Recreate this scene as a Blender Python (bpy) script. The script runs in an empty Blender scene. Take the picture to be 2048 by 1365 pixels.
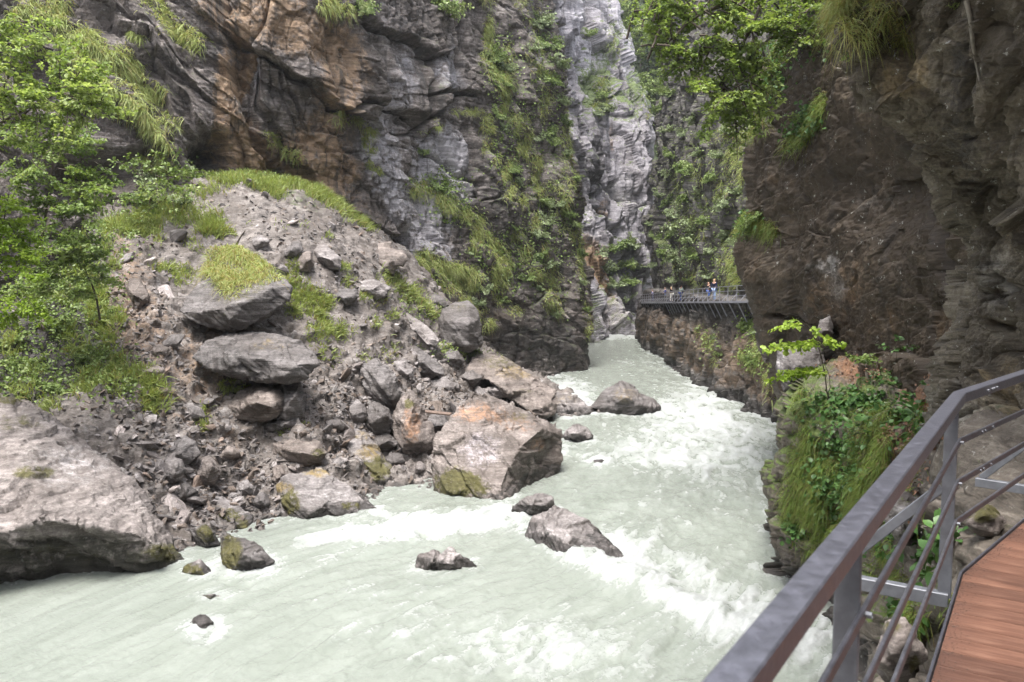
import bpy, bmesh, math, random
import numpy as np
from mathutils import Vector, Matrix, geometry, noise as mnoise
R = math.radians
PW, PH, FPX, EYE, TH = 2048, 1365, 1607.0, 9.0, R(4.4)
rng = np.random.default_rng(11)
random.seed(11)
scene = bpy.context.scene
COL = scene.collection
CT, ST = math.cos(TH), math.sin(TH)

# ---------------------------------------------------------------- picture <-> world
def unp(px, py, Y):
    u = (np.asarray(px, float) - PW/2) / FPX
    v = (PH/2 - np.asarray(py, float)) / FPX
    t = np.asarray(Y, float) / (CT + v*ST)
    return np.stack(np.broadcast_arrays(t*u, Y, EYE + t*(-ST + v*CT)), -1).astype(float)
def onz(px, py, z):
    u = (px - PW/2) / FPX; v = (PH/2 - py) / FPX
    t = (z - EYE) / (-ST + v*CT)
    return np.array([t*u, t*(CT + v*ST), z])
def proj(P):
    P = np.asarray(P, float)
    y, z = P[..., 1], P[..., 2] - EYE
    w = np.maximum(y*CT - z*ST, 0.05); up = y*ST + z*CT
    return PW/2 + FPX*P[..., 0]/w, PH/2 - FPX*up/w

# ---------------------------------------------------------------- noise
_perm = np.random.default_rng(3).permutation(4096).astype(np.int64)
_g = np.random.default_rng(4).normal(size=(4096, 3)); _g /= np.linalg.norm(_g, axis=1)[:, None]
def _hash(i, j, k):
    return _perm[(_perm[(_perm[i & 4095] + j) & 4095] + k) & 4095]
_gx, _gy, _gz = [np.ascontiguousarray(_g[:, k].astype(np.float32)) for k in range(3)]
_pm = _perm.astype(np.int32)
def perlin(P):
    P = np.asarray(P, float)
    out = np.empty(len(P))
    for a in range(0, len(P), 60000):
        p = P[a:a+60000]
        fl = np.floor(p); i = fl.astype(np.int32) & 4095; f = (p - fl).astype(np.float32)
        w = f*f*f*(f*(f*6 - 15) + 10)
        x, y, z = f.T.copy(); wx, wy, wz = w.T.copy(); ix, iy, iz = i.T.copy()
        h1 = (_pm[ix], _pm[(ix+1) & 4095]); acc = []
        for hx, xx in zip(h1, (x, x-1)):
            lv = []
            for dy, yy in ((0, y), (1, y-1)):
                h2 = _pm[(hx + iy + dy) & 4095]; e = []
                for dz, zz in ((0, z), (1, z-1)):
                    h = _pm[(h2 + iz + dz) & 4095]
                    e.append(_gx[h]*xx + _gy[h]*yy + _gz[h]*zz)
                lv.append(e[0] + wz*(e[1]-e[0]))
            acc.append(lv[0] + wy*(lv[1]-lv[0]))
        out[a:a+60000] = acc[0] + wx*(acc[1]-acc[0])
    return out*1.6
def fbm(P, o=4, gain=0.5, lac=2.1):
    P = np.asarray(P, float); r = 0; a = 1.0; s = 0
    for k in range(o):
        r = r + a*perlin(P + 17.3*k); s += a; a *= gain; P = P*lac
    return r/s*1.4
def ridged(P, o=4, gain=0.5):
    P = np.asarray(P, float); r = 0; a = 1.0; s = 0
    for k in range(o):
        r = r + a*(1 - np.abs(perlin(P + 9.1*k))*1.6); s += a; a *= gain; P = P*2.1
    return r/s
_off = np.random.default_rng(5).random((4096, 3))
_rv = np.random.default_rng(6).normal(size=(4096, 4))
_o3 = [np.ascontiguousarray(_off[:, k].astype(np.float32)) for k in range(3)]
def worley(P):
    """nearest feature: F1, F2-F1, offset vector, four random numbers of the cell"""
    P = np.asarray(P, float); n = len(P)
    F1 = np.empty(n); F2 = np.empty(n); V = np.empty((n, 3)); ID = np.empty(n, np.int32)
    for a in range(0, n, 40000):
        p = P[a:a+40000]; fl = np.floor(p); i = fl.astype(np.int32) & 4095; f = (p - fl).astype(np.float32)
        ix, iy, iz = i.T.copy(); x, y, z = f.T.copy(); m_ = len(p)
        f1 = np.full(m_, 9., np.float32); f2 = f1.copy(); idd = np.zeros(m_, np.int32); vx, vy, vz = np.zeros(m_, np.float32), np.zeros(m_, np.float32), np.zeros(m_, np.float32)
        for dx in (-1, 0, 1):
            hx = _pm[(ix + dx) & 4095]
            for dy in (-1, 0, 1):
                hy = _pm[(hx + iy + dy) & 4095]
                for dz in (-1, 0, 1):
                    h = _pm[(hy + iz + dz) & 4095]
                    ax = x - dx - _o3[0][h]; ay = y - dy - _o3[1][h]; az = z - dz - _o3[2][h]
                    q = ax*ax + ay*ay + az*az
                    m = q < f1
                    f2 = np.where(m, f1, np.minimum(f2, q)); f1 = np.where(m, q, f1); idd = np.where(m, h, idd)
                    vx = np.where(m, ax, vx); vy = np.where(m, ay, vy); vz = np.where(m, az, vz)
        F1[a:a+40000] = np.sqrt(f1); F2[a:a+40000] = np.sqrt(f2); V[a:a+40000] = np.stack([vx, vy, vz], -1); ID[a:a+40000] = idd
    return F1, F2 - F1, V, _rv[ID]
def blocks(P, size, amp, crack=0.3, aniso=(1, 1, 1), tilt=0.7, n=None):
    """jointed rock: every cell its own tilted face, cracks between"""
    if n is not None: P = P@np.stack(frame_of(n), 1)
    q = P/np.asarray(aniso)/size
    q = q + 0.18*np.stack([perlin(q*1.3 + k*7) for k in range(3)], -1)
    f1, e, v, r = worley(q)
    d = amp*(tilt*(v*r[:, :3]).sum(1) + 0.35*r[:, 3])
    return d - crack*np.exp(-(e/0.07)**2)
def frame_of(n):
    n = np.asarray(n, float); n = n/np.linalg.norm(n)
    a = np.cross(n, (0.3, 0.9, 0.2)); a /= np.linalg.norm(a)
    return a, np.cross(n, a), n
def strata(P, n, freq, amp, warp=0.5):
    """bedding planes that break off in small ledges"""
    a, b, c = frame_of(n)
    q = np.stack([P@a*0.16*freq, P@b*0.16*freq, P@c*0.16*freq], -1)
    s = P@c*freq + warp*2*fbm(q, 3)
    k = np.floor(s); f = s - k
    kk = (k.astype(np.int64) * 7919) & 4095
    w = np.stack([P@a*freq*0.35, P@b*freq*0.35, k*3.7], -1)
    h = perlin(w)*0.9 + _rv[kk, 3]*0.25
    return amp*(h + 0.6*(f**1.6 - 0.4))
def sm(x, a, b):
    t = np.clip((np.asarray(x) - a)/(b - a), 0, 1); return t*t*(3 - 2*t)
def seg_dist(x, y, pts):
    """distance to a polyline and side (+ on the left hand of its direction, screen y down)"""
    best = np.full(np.shape(x), 1e9); side = np.zeros(np.shape(x))
    for (x0, y0), (x1, y1) in zip(pts[:-1], pts[1:]):
        dx, dy = x1-x0, y1-y0; L = dx*dx + dy*dy
        t = np.clip(((x-x0)*dx + (y-y0)*dy)/L, 0, 1)
        d = np.hypot(x-x0-t*dx, y-y0-t*dy)
        c = (x-x0)*dy - (y-y0)*dx
        m = d < best; best = np.where(m, d, best); side = np.where(m, np.sign(c), side)
    return best, side
def blob(x, y, cx, cy, rx, ry, ang=0):
    a = R(ang); dx, dy = x-cx, y-cy
    u = (dx*math.cos(a) + dy*math.sin(a))/rx; v = (-dx*math.sin(a) + dy*math.cos(a))/ry
    return np.exp(-(u*u + v*v)**1.5)
def inpoly(x, y, poly):
    c = np.zeros(np.shape(x), bool); n = len(poly)
    for i in range(n):
        x0, y0 = poly[i]; x1, y1 = poly[(i+1) % n]
        c ^= ((y0 > y) != (y1 > y)) & (x < (x1-x0)*(y-y0)/(y1-y0+1e-12) + x0)
    return c

# ---------------------------------------------------------------- meshes
def mesh_np(name, V, F, mat=None, smooth=True, attrs=None, parent=None, link=True):
    V = np.asarray(V, np.float32); me = bpy.data.meshes.new(name)
    if isinstance(F, list): Fs = [np.asarray(f, np.int32) for f in F if len(f)]
    else: Fs = [np.asarray(F, np.int32)]
    nl = sum(f.size for f in Fs); nf = sum(len(f) for f in Fs)
    me.vertices.add(len(V)); me.vertices.foreach_set('co', V.ravel())
    me.loops.add(nl); me.polygons.add(nf)
    me.loops.foreach_set('vertex_index', np.concatenate([f.ravel() for f in Fs]))
    tot = np.concatenate([np.full(len(f), f.shape[1], np.int32) for f in Fs])
    me.polygons.foreach_set('loop_start', np.concatenate([[0], np.cumsum(tot)[:-1]]).astype(np.int32))
    me.polygons.foreach_set('loop_total', tot)
    me.polygons.foreach_set('use_smooth', np.full(nf, smooth))
    for k, a in (attrs or {}).items():
        at = me.attributes.new(k, 'FLOAT', 'POINT'); at.data.foreach_set('value', np.asarray(a, np.float32))
    me.update(); me.validate()
    if mat is not None: me.materials.append(mat)
    if not link: return me
    o = bpy.data.objects.new(name, me); COL.objects.link(o)
    if parent is not None: o.parent = parent
    return o
def grid_faces(nu, nv):
    i = np.arange(nu*nv).reshape(nu, nv)
    return np.stack([i[:-1, :-1], i[1:, :-1], i[1:, 1:], i[:-1, 1:]], -1).reshape(-1, 4)
def tag(o, label=None, cat=None, group=None, kind=None):
    if label: o['label'] = label
    if cat: o['category'] = cat
    if group: o['group'] = group
    if kind: o['kind'] = kind
    return o
def empty(name, loc=(0, 0, 0), rz=0):
    o = bpy.data.objects.new(name, None); COL.objects.link(o)
    o.location = loc; o.rotation_euler = (0, 0, rz); o.empty_display_size = 0.2
    return o
def copy_tree(o, parent=None):
    c = o.copy(); COL.objects.link(c)
    if parent is not None: c.parent = parent
    for ch in list(o.children): copy_tree(ch, c)
    return c
def grid_normals(P):
    du = np.gradient(P, axis=0); dv = np.gradient(P, axis=1)
    n = np.cross(du, dv); return n/(np.linalg.norm(n, axis=-1, keepdims=True) + 1e-9)
def catmull(C, counts, axis):
    C = np.moveaxis(np.asarray(C, float), axis, 0); n = len(C); out = []
    for i in range(n-1):
        p0 = C[i-1] if i else 2*C[0]-C[1]; p1, p2 = C[i], C[i+1]; p3 = C[i+2] if i+2 < n else 2*C[-1]-C[-2]
        m = counts[i]; t = np.arange(m)/m
        if i == n-2: t = np.arange(m+1)/m
        t = t.reshape(-1, *([1]*(C.ndim-1)))
        out.append(0.5*((2*p1) + (-p0+p2)*t + (2*p0-5*p1+4*p2-p3)*t**2 + (-p0+3*p1-3*p2+p3)*t**3))
    return np.moveaxis(np.concatenate(out), 0, axis)
SURF = {}
def rock_sheet(name, C, disp, mat, res=0.55, attrs=None, flip=False, cap=90):
    """C: control points [col][row] in world metres -> dense sheet, displaced along its normal"""
    C = np.asarray(C, float)
    X, Yp = proj(C)
    X = np.clip(X, -700, 2700); Yp = np.clip(Yp, -900, 1900)
    cu = np.clip(np.hypot(np.diff(X, axis=0), np.diff(Yp, axis=0)).max(1)*res, 6, cap).astype(int)
    cv = np.clip(np.hypot(np.diff(X, axis=1), np.diff(Yp, axis=1)).max(0)*res, 6, cap).astype(int)
    P = catmull(catmull(C, cu, 0), cv, 1)
    nu, nv = P.shape[:2]
    N = grid_normals(P)
    if flip: N = -N
    p = P.reshape(-1, 3); n = N.reshape(-1, 3)
    bx, by = proj(p)
    d = disp(p, bx, by)
    q = (p + n*d[:, None]).reshape(nu, nv, 3)
    N2 = grid_normals(q)
    if flip: N2 = -N2
    A = attrs(p, bx, by, N2.reshape(-1, 3), d) if attrs else {}
    F = grid_faces(nu, nv)
    if flip: F = F[:, ::-1]
    o = mesh_np(name, q.reshape(-1, 3), F, mat, True, A)
    tag(o, kind='structure')
    du = np.linalg.norm(np.gradient(q, axis=0), axis=-1); dv = np.linalg.norm(np.gradient(q, axis=1), axis=-1)
    qx, qy = proj(q.reshape(-1, 3))
    SURF[name] = dict(P=q.reshape(-1, 3), N=N2.reshape(-1, 3), px=qx, py=qy, area=(du*dv).ravel(), A=A, bx=bx, by=by, face=F)
    return o
# ---------------------------------------------------------------- materials
class NT:
    def __init__(s, name):
        s.m = bpy.data.materials.new(name); s.m.use_nodes = True
        s.t = s.m.node_tree; s.b = s.t.nodes['Principled BSDF']
    def n(s, typ, **kw):
        x = s.t.nodes.new(typ)
        for k, v in kw.items():
            if k.startswith('_'): setattr(x, k[1:], v)
            else:
                key = k.replace('__', ' ')
                x.inputs[int(key[1:]) if key[0] == 'i' and key[1:].isdigit() else key].default_value = v
        return x
    def l(s, a, b): s.t.links.new(a, b)
    def set(s, **kw):
        for k, v in kw.items(): s.b.inputs[k.replace('__', ' ')].default_value = v
    def ramp(s, fac, stops):
        x = s.n('ShaderNodeValToRGB'); e = x.color_ramp.elements
        while len(e) < len(stops): e.new(0.5)
        for q, (p, c) in zip(e, stops):
            q.position = p; q.color = (*c, 1) if len(c) == 3 else c
        s.l(fac, x.inputs[0]); return x.outputs[0]
    def mix(s, fac, a, b, mode='MIX'):
        x = s.n('ShaderNodeMix', _data_type='RGBA', _blend_type=mode)
        for v, i in ((fac, 0), (a, 6), (b, 7)):
            if hasattr(v, 'is_linked'): s.l(v, x.inputs[i])
            elif i == 0: x.inputs[0].default_value = v
            else: x.inputs[i].default_value = (*v, 1)
        return x.outputs[2]
    def math(s, op, a, b=0.0, clamp=False):
        x = s.n('ShaderNodeMath', _operation=op, _use_clamp=clamp)
        for v, i in ((a, 0), (b, 1)):
            if hasattr(v, 'is_linked'): s.l(v, x.inputs[i])
            else: x.inputs[i].default_value = v
        return x.outputs[0]
    def attr(s, name, typ='GEOMETRY'):
        x = s.n('ShaderNodeAttribute', _attribute_name=name, _attribute_type=typ); return x.outputs['Fac']
    def sstep(s, v, a, b):
        x = s.n('ShaderNodeMapRange', _interpolation_type='SMOOTHSTEP'); s.l(v, x.inputs[0])
        x.inputs[1].default_value = a; x.inputs[2].default_value = b; return x.outputs[0]
    def noise(s, vec, scale, detail=6, rough=0.6, dist=0.0):
        x = s.n('ShaderNodeTexNoise', Scale=scale, Detail=detail, Roughness=rough, Distortion=dist)
        if vec is not None: s.l(vec, x.inputs['Vector'])
        return x.outputs['Fac']
    def mapping(s, vec, rot=(0, 0, 0), scale=(1, 1, 1), loc=(0, 0, 0)):
        x = s.n('ShaderNodeMapping', Rotation=rot, Scale=scale, Location=loc); s.l(vec, x.inputs[0]); return x.outputs[0]
def rot_to(n):
    """euler that brings direction n onto z (for a Mapping node)"""
    q = Vector(n).normalized().rotation_difference(Vector((0, 0, 1))); return tuple(q.to_euler())
def rock_mat(name, lo, mid, hi, sn=(0, 0, 1), scale=1.0, bump=0.5, ochre=(0.30, 0.14, 0.05), pale=(0.42, 0.40, 0.42), moss=(0.07, 0.10, 0.02),
             dark=(0.028, 0.024, 0.022), speck=0.5, rough=0.75, streak=0.35, seed=0.0, rust=None, stretch=0.22, rnd=0.0):
    t = NT(name)
    tc = t.n('ShaderNodeTexCoord').outputs['Object']
    m0 = t.mapping(tc, rot_to(sn), (scale*stretch, scale*stretch, scale*1.5), (seed, seed*2, seed*3))
    s1 = t.noise(m0, 1.6, 9, 0.68, 0.35)
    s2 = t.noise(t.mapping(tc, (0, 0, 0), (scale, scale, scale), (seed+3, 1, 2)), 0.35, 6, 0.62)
    s3 = t.noise(tc, 9.0*scale, 7, 0.7)
    s5 = t.noise(t.mapping(tc, rot_to(sn), (scale*stretch*1.6, scale*stretch*1.6, scale*9.0), (seed+8, seed, 4)), 1.3, 6, 0.72, 0.5)
    s6 = t.noise(tc, 26.0*scale, 5, 0.75)
    v = t.math('ADD', t.math('ADD', t.math('MULTIPLY', s1, 0.33), t.math('MULTIPLY', s3, 0.22)), t.math('ADD', t.math('MULTIPLY', s5, 0.30), t.math('MULTIPLY', s6, 0.15)))
    c = t.ramp(v, [(0.41, lo), (0.50, mid), (0.595, hi)])
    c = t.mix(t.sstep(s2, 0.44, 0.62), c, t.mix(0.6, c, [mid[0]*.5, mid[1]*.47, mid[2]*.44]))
    br = t.math('ADD', t.math('MULTIPLY', t.noise(tc, 2.6*scale, 10, 0.78), 4.4), -1.2)
    def layer(c, an, col, k=1.0, a=0.35, b=0.65, col2=None):
        f = t.sstep(t.math('MULTIPLY', t.attr(an), br), a-.08, b+.12)
        if k != 1: f = t.math('MULTIPLY', f, k)
        cc = t.ramp(v, [(0.40, [x*0.38 for x in col]), (0.5, col), (0.61, col2 or [min(1, x*1.6) for x in col])])
        return t.mix(f, c, cc), f
    c, _ = layer(c, 'ochre', ochre, 0.85)
    if rust: c, _ = layer(c, 'rust', rust, 0.9)
    c, _ = layer(c, 'pale', pale, 0.8)
    # vertical seep streaks (mineral and algae stains)
    vs = t.noise(t.mapping(tc, (0, 0, 0), (2.1*scale, 2.1*scale, 0.11*scale), (5+seed, 0, 0)), 1.0, 7, 0.66, .25)
    c = t.mix(t.math('MULTIPLY', t.sstep(vs, 0.52, 0.64), streak), c, dark)
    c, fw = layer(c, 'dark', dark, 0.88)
    c, fm = layer(c, 'moss', moss, 0.95, 0.42, 0.62)
    # small lichen spots
    vo = t.n('ShaderNodeTexNoise', Scale=5.5*scale, Detail=3.0, Roughness=0.85); t.l(tc, vo.inputs['Vector'])
    c = t.mix(t.math('MULTIPLY', t.sstep(vo.outputs['Fac'], 0.645, 0.685), speck), c, (0.5, 0.5, 0.46))
    if rnd:
        oi = t.n('ShaderNodeObjectInfo').outputs['Random']
        c = t.mix(1.0, c, t.ramp(oi, [(0, (1-rnd,)*3), (0.6, (1, 1, 1)), (1, (1+rnd, 1+rnd*0.8, 1+rnd*0.7))]), 'MULTIPLY')
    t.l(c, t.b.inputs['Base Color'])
    rr = t.math('ADD', t.math('MULTIPLY', s3, 0.3), rough-0.2)
    rr = t.math('SUBTRACT', rr, t.math('MULTIPLY', fw, 0.22)); t.l(rr, t.b.inputs['Roughness'])
    t.set(Specular__IOR__Level=0.4)
    h = t.math('ADD', t.math('ADD', t.math('MULTIPLY', s1, 0.7), t.math('MULTIPLY', s5, 0.28)), t.math('ADD', t.math('MULTIPLY', s3, 0.42), t.math('MULTIPLY', s6, 0.16)))
    h = t.math('ADD', h, t.math('MULTIPLY', fm, 0.08))
    b = t.n('ShaderNodeBump', Strength=bump, Distance=0.16/scale); t.l(h, b.inputs['Height']); t.l(b.outputs[0], t.b.inputs['Normal'])
    return t.m
def leaf_mat(name, c1, c2, c3=None, trans=0.35, rough=0.45, dry=(0.28, 0.17, 0.06)):
    t = NT(name)
    a = t.attr('tint'); oi = t.n('ShaderNodeObjectInfo').outputs['Random']
    f = t.math('ADD', t.math('MULTIPLY', a, 0.75), t.math('MULTIPLY', oi, 0.25))
    c = t.ramp(f, [(0.0, c1), (0.6, c2), (1.0, c3 or c2)])
    c = t.mix(t.attr('dry'), c, dry)
    t.l(c, t.b.inputs['Base Color']); t.set(Roughness=rough, Specular__IOR__Level=0.3)
    tr = t.n('ShaderNodeBsdfTranslucent'); mx = t.n('ShaderNodeMixShader')
    cc = t.mix(1.0, c, (1.0, 1.0, 0.55), 'MULTIPLY'); t.l(cc, tr.inputs[0])
    mx.inputs[0].default_value = trans
    t.l(t.b.outputs[0], mx.inputs[1]); t.l(tr.outputs[0], mx.inputs[2])
    t.l(mx.outputs[0], t.t.nodes['Material Output'].inputs[0])
    return t.m
def plain(name, col, rough=0.5, metal=0.0, var=0.25, nscale=6.0, bump=0.0, spec=0.5):
    t = NT(name); tc = t.n('ShaderNodeTexCoord').outputs['Object']
    n = t.noise(tc, nscale, 6, 0.65)
    c = t.ramp(n, [(0.3, [x*(1-var) for x in col]), (0.7, [min(1, x*(1+var)) for x in col])])
    t.l(c, t.b.inputs['Base Color']); t.set(Metallic=metal, Specular__IOR__Level=spec)
    t.l(t.math('ADD', t.math('MULTIPLY', n, 0.3), rough-0.15), t.b.inputs['Roughness'])
    if bump:
        b = t.n('ShaderNodeBump', Strength=bump, Distance=0.01); t.l(n, b.inputs['Height']); t.l(b.outputs[0], t.b.inputs['Normal'])
    return t.m
SN_L = (0.60, -0.2, 0.77)     # bedding of the left wall: dips to the right
SN_R = (-0.35, 0.25, 0.9)
M = {}
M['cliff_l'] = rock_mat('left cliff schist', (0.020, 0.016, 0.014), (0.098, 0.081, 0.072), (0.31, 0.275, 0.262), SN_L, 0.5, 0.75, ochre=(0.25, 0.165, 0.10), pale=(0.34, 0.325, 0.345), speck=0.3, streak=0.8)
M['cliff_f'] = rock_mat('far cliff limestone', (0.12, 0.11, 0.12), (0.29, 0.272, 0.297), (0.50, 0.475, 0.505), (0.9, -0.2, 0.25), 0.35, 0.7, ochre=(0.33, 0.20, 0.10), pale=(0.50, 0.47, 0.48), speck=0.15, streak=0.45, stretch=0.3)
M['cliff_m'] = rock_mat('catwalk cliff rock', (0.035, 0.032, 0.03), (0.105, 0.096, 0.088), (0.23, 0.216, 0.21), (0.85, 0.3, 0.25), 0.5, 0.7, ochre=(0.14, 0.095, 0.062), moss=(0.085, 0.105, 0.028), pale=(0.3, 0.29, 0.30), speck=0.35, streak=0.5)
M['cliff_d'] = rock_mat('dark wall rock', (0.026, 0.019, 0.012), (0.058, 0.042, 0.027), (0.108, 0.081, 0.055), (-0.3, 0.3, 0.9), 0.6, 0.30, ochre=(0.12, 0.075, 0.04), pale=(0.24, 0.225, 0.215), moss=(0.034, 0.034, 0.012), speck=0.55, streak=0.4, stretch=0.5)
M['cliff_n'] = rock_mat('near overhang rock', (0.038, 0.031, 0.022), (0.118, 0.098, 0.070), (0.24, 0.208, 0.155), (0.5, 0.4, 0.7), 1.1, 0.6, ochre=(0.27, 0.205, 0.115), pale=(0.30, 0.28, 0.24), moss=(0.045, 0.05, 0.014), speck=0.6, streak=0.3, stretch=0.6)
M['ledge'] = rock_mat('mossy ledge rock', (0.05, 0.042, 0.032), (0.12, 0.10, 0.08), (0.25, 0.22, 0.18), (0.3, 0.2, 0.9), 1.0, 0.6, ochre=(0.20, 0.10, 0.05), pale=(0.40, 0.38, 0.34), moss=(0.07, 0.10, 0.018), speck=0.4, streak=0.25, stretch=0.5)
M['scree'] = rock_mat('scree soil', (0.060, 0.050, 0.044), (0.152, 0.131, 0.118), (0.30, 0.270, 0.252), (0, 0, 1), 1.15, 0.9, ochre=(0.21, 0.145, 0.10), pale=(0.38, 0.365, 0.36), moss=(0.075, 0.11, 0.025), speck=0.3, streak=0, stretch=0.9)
def bould(name, k=1.0, sn=(0.45, -0.2, 0.87), warm=0.0, **kw):
    a = dict(ochre=(0.19, 0.135, 0.045), pale=(0.42, 0.395, 0.39), moss=(0.075, 0.068, 0.018), rust=(0.27, 0.155, 0.095), speck=0.3, streak=0.0, stretch=0.3)
    a.update(kw)
    w = np.array((1+warm, 1, 1-warm))
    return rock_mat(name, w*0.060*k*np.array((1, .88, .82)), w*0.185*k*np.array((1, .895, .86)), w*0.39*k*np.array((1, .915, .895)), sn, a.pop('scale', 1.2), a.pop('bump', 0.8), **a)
# ================================================================ setting: cliffs, scree, river
def interp(y, tab):
    ys = [a for a, b in tab]; vs = [b for a, b in tab]
    return float(np.interp(y, ys, vs))
def feats(bx, by, steps=(), cracks=(), dents=()):
    d = np.zeros(len(bx))
    wx = bx + 14*perlin(np.stack([bx/55, by/55, 0*bx], -1)); wy = by + 14*perlin(np.stack([bx/55, by/55, 0*bx+9], -1))
    for pts, h, fall in steps:
        q, s = seg_dist(wx, wy, pts)
        d += np.where(s > 0, h*np.exp(-q/fall), 0)
    for pts, w, dep in cracks:
        q, s = seg_dist(wx, wy, pts); d -= dep*np.exp(-(q/w)**2)
    for cx, cy, rx, ry, ang, dep in dents:
        d -= dep*blob(wx, wy, cx, cy, rx, ry, ang)
    return d

# ---- left cliff
rows = [860, 720, 600, 450, 300, 150, 0, -150, -300]
EDGE_L = [(-300, 1065), (-220, 1070), (0, 1098), (150, 1122), (300, 1138), (450, 1160), (600, 1184), (720, 1184), (860, 1184)]
cols = [(-900, 19, 0), (-350, 29, 0), (-60, 35, 0), (120, 40.5, 0), (300, 46, 0), (430, 50.5, 0), (540, 54, .1), (680, 57, .2), (800, 62, .3), (900, 67, .5), (1000, 72.5, .7), (1085, 77.5, .9), (1160, 83, 1)]
lean = {-900: 6, -350: 8, -60: 9, 120: 8.5, 300: 6.5, 430: 1.5, 540: -3.0, 680: -3.5, 800: 0.5, 900: 3, 1000: 3, 1085: 3, 1160: 3}
C = []
for px, Y, w in cols:
    c = []
    for py in rows:
        x = px + (interp(py, EDGE_L) - 1160)*w
        up = max(0, (450-py))/450; dn = max(0, (py-450))/300
        k = min(up, 1.0) + max(0, up-1)*0.5
        if px in (540, 680): yy = Y + lean[px]*min(up, 0.9) + 3*max(0, up-0.95)
        else: yy = Y + lean[px]*k
        yy -= dn*(2.5 if px > 700 else 4.5)
        if px >= 1085: yy += dn*1.2
        c.append(unp(x, py, yy))
    C.append(c)
def shift(col, dpx, dY):
    out = []
    for p in col:
        x, y = proj(p); out.append(unp(x+dpx, y, p[1]+dY))
    return out
C.append(shift(C[-1], -12, 9)); C.append(shift(C[-2], -70, 32))
C.insert(0, [np.array((-24.0, -14.0, p[2])) for p in C[0]])
L_STEPS = [
    ([(425, -80), (432, 60), (455, 140), (470, 200), (505, 290), (560, 372)], -2.6, 75),
    ([(444, 60), (495, 96), (560, 133), (601, 154), (650, 191), (705, 226)], 1.5, 70),
    ([(752, 61), (821, 89), (862, 122), (903, 96), (913, 20)], 0.8, 45),
    ([(780, 214), (814, 225), (845, 253), (862, 239), (896, 212)], .45, 40),
    ([(869, 186), (910, 184), (960, 191)], .4, 35),
    ([(560, 250), (600, 330), (690, 420), (800, 480)], 1.0, 60),
    ([(300, 180), (390, 285)], 0.9, 45), ([(60, 130), (200, 200), (330, 330), (400, 420)], 1.3, 60), ([(120, -20), (260, 90), (400, 240)], 1.1, 50),
    ([(650, 260), (760, 350), (840, 470)], -0.8, 50),
]
L_CRACKS = [
    ([(718, 20), (752, 79), (763, 143), (780, 212)], 7, 1.4), ([(862, 122), (855, 239)], 8, 1.4), ([(670, 219), (732, 205), (780, 219), (814, 225), (845, 253), (862, 239), (900, 208)], 5, 1.2),
    ([(752, 61), (821, 89), (862, 120)], 5, 1.0), ([(863, 186), (910, 186), (957, 193)], 4, .9), ([(444, 64), (560, 135), (650, 193), (700, 230)], 5, 1.2),
    ([(840, 280), (900, 330), (960, 370)], 6, .9), ([(560, 150), (620, 250)], 5, .6), ([(915, 20), (925, 200), (960, 420), (1010, 600)], 7, .8), ([(1075, -30), (1085, 200), (1110, 420)], 8, 1.0), ([(1030, 60), (1050, 300), (1090, 520)], 7, .8),
    ([(850, 300), (845, 420), (880, 480)], 6, .8), ([(500, 120), (530, 220), (600, 330)], 6, .7),
]
L_DENTS = [(428, 318, 32, 46, -25, 7.5), (818, 486, 18, 30, 0, 4.5), (150, 350, 90, 45, 20, 2.5), (230, 330, 60, 30, 20, 1.5), (800, 245, 60, 18, 15, .8), (690, 100, 40, 70, 0, 1.0)]
def disp_left(P, bx, by):
    rib = sm(bx, 900, 1000)
    mass = sm(bx, 430, 520)*(1-rib)
    d = 1.3*fbm(P*0.10, 4)*(1-.4*mass)
    d += blocks(P, 5.0, 0.8, 0.3, (1.9, 1.6, 0.6), .7, SN_L)*(1 - 0.55*rib)*(1-.6*mass) + blocks(P + 31, 1.7, 0.22, 0.08, (2.0, 1.6, 0.5), .7, SN_L)*(1-.5*mass) + mass*(blocks(P+7, 4.6, .58, .4, (.8, .9, 2.0)) + blocks(P+77, 1.6, .22, .12, (.8, .9, 2.0)) + .25*strata(P, (.9, -.3, .25), .8, .5))
    d += (strata(P, SN_L, 0.45, 0.62) + strata(P, SN_L, 1.5, 0.26) + strata(P, SN_L, 4.2, 0.10))*(1 - rib)*(1 - .85*mass)
    d += (strata(P, (0.93, -0.2, 0.30), 0.45, 0.75) + strata(P, (0.93, -0.2, 0.3), 1.3, 0.28))*rib
    d += 0.16*fbm(P*1.6, 5, 0.62)
    d += feats(bx, by, L_STEPS, L_CRACKS, L_DENTS)
    return d
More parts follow.
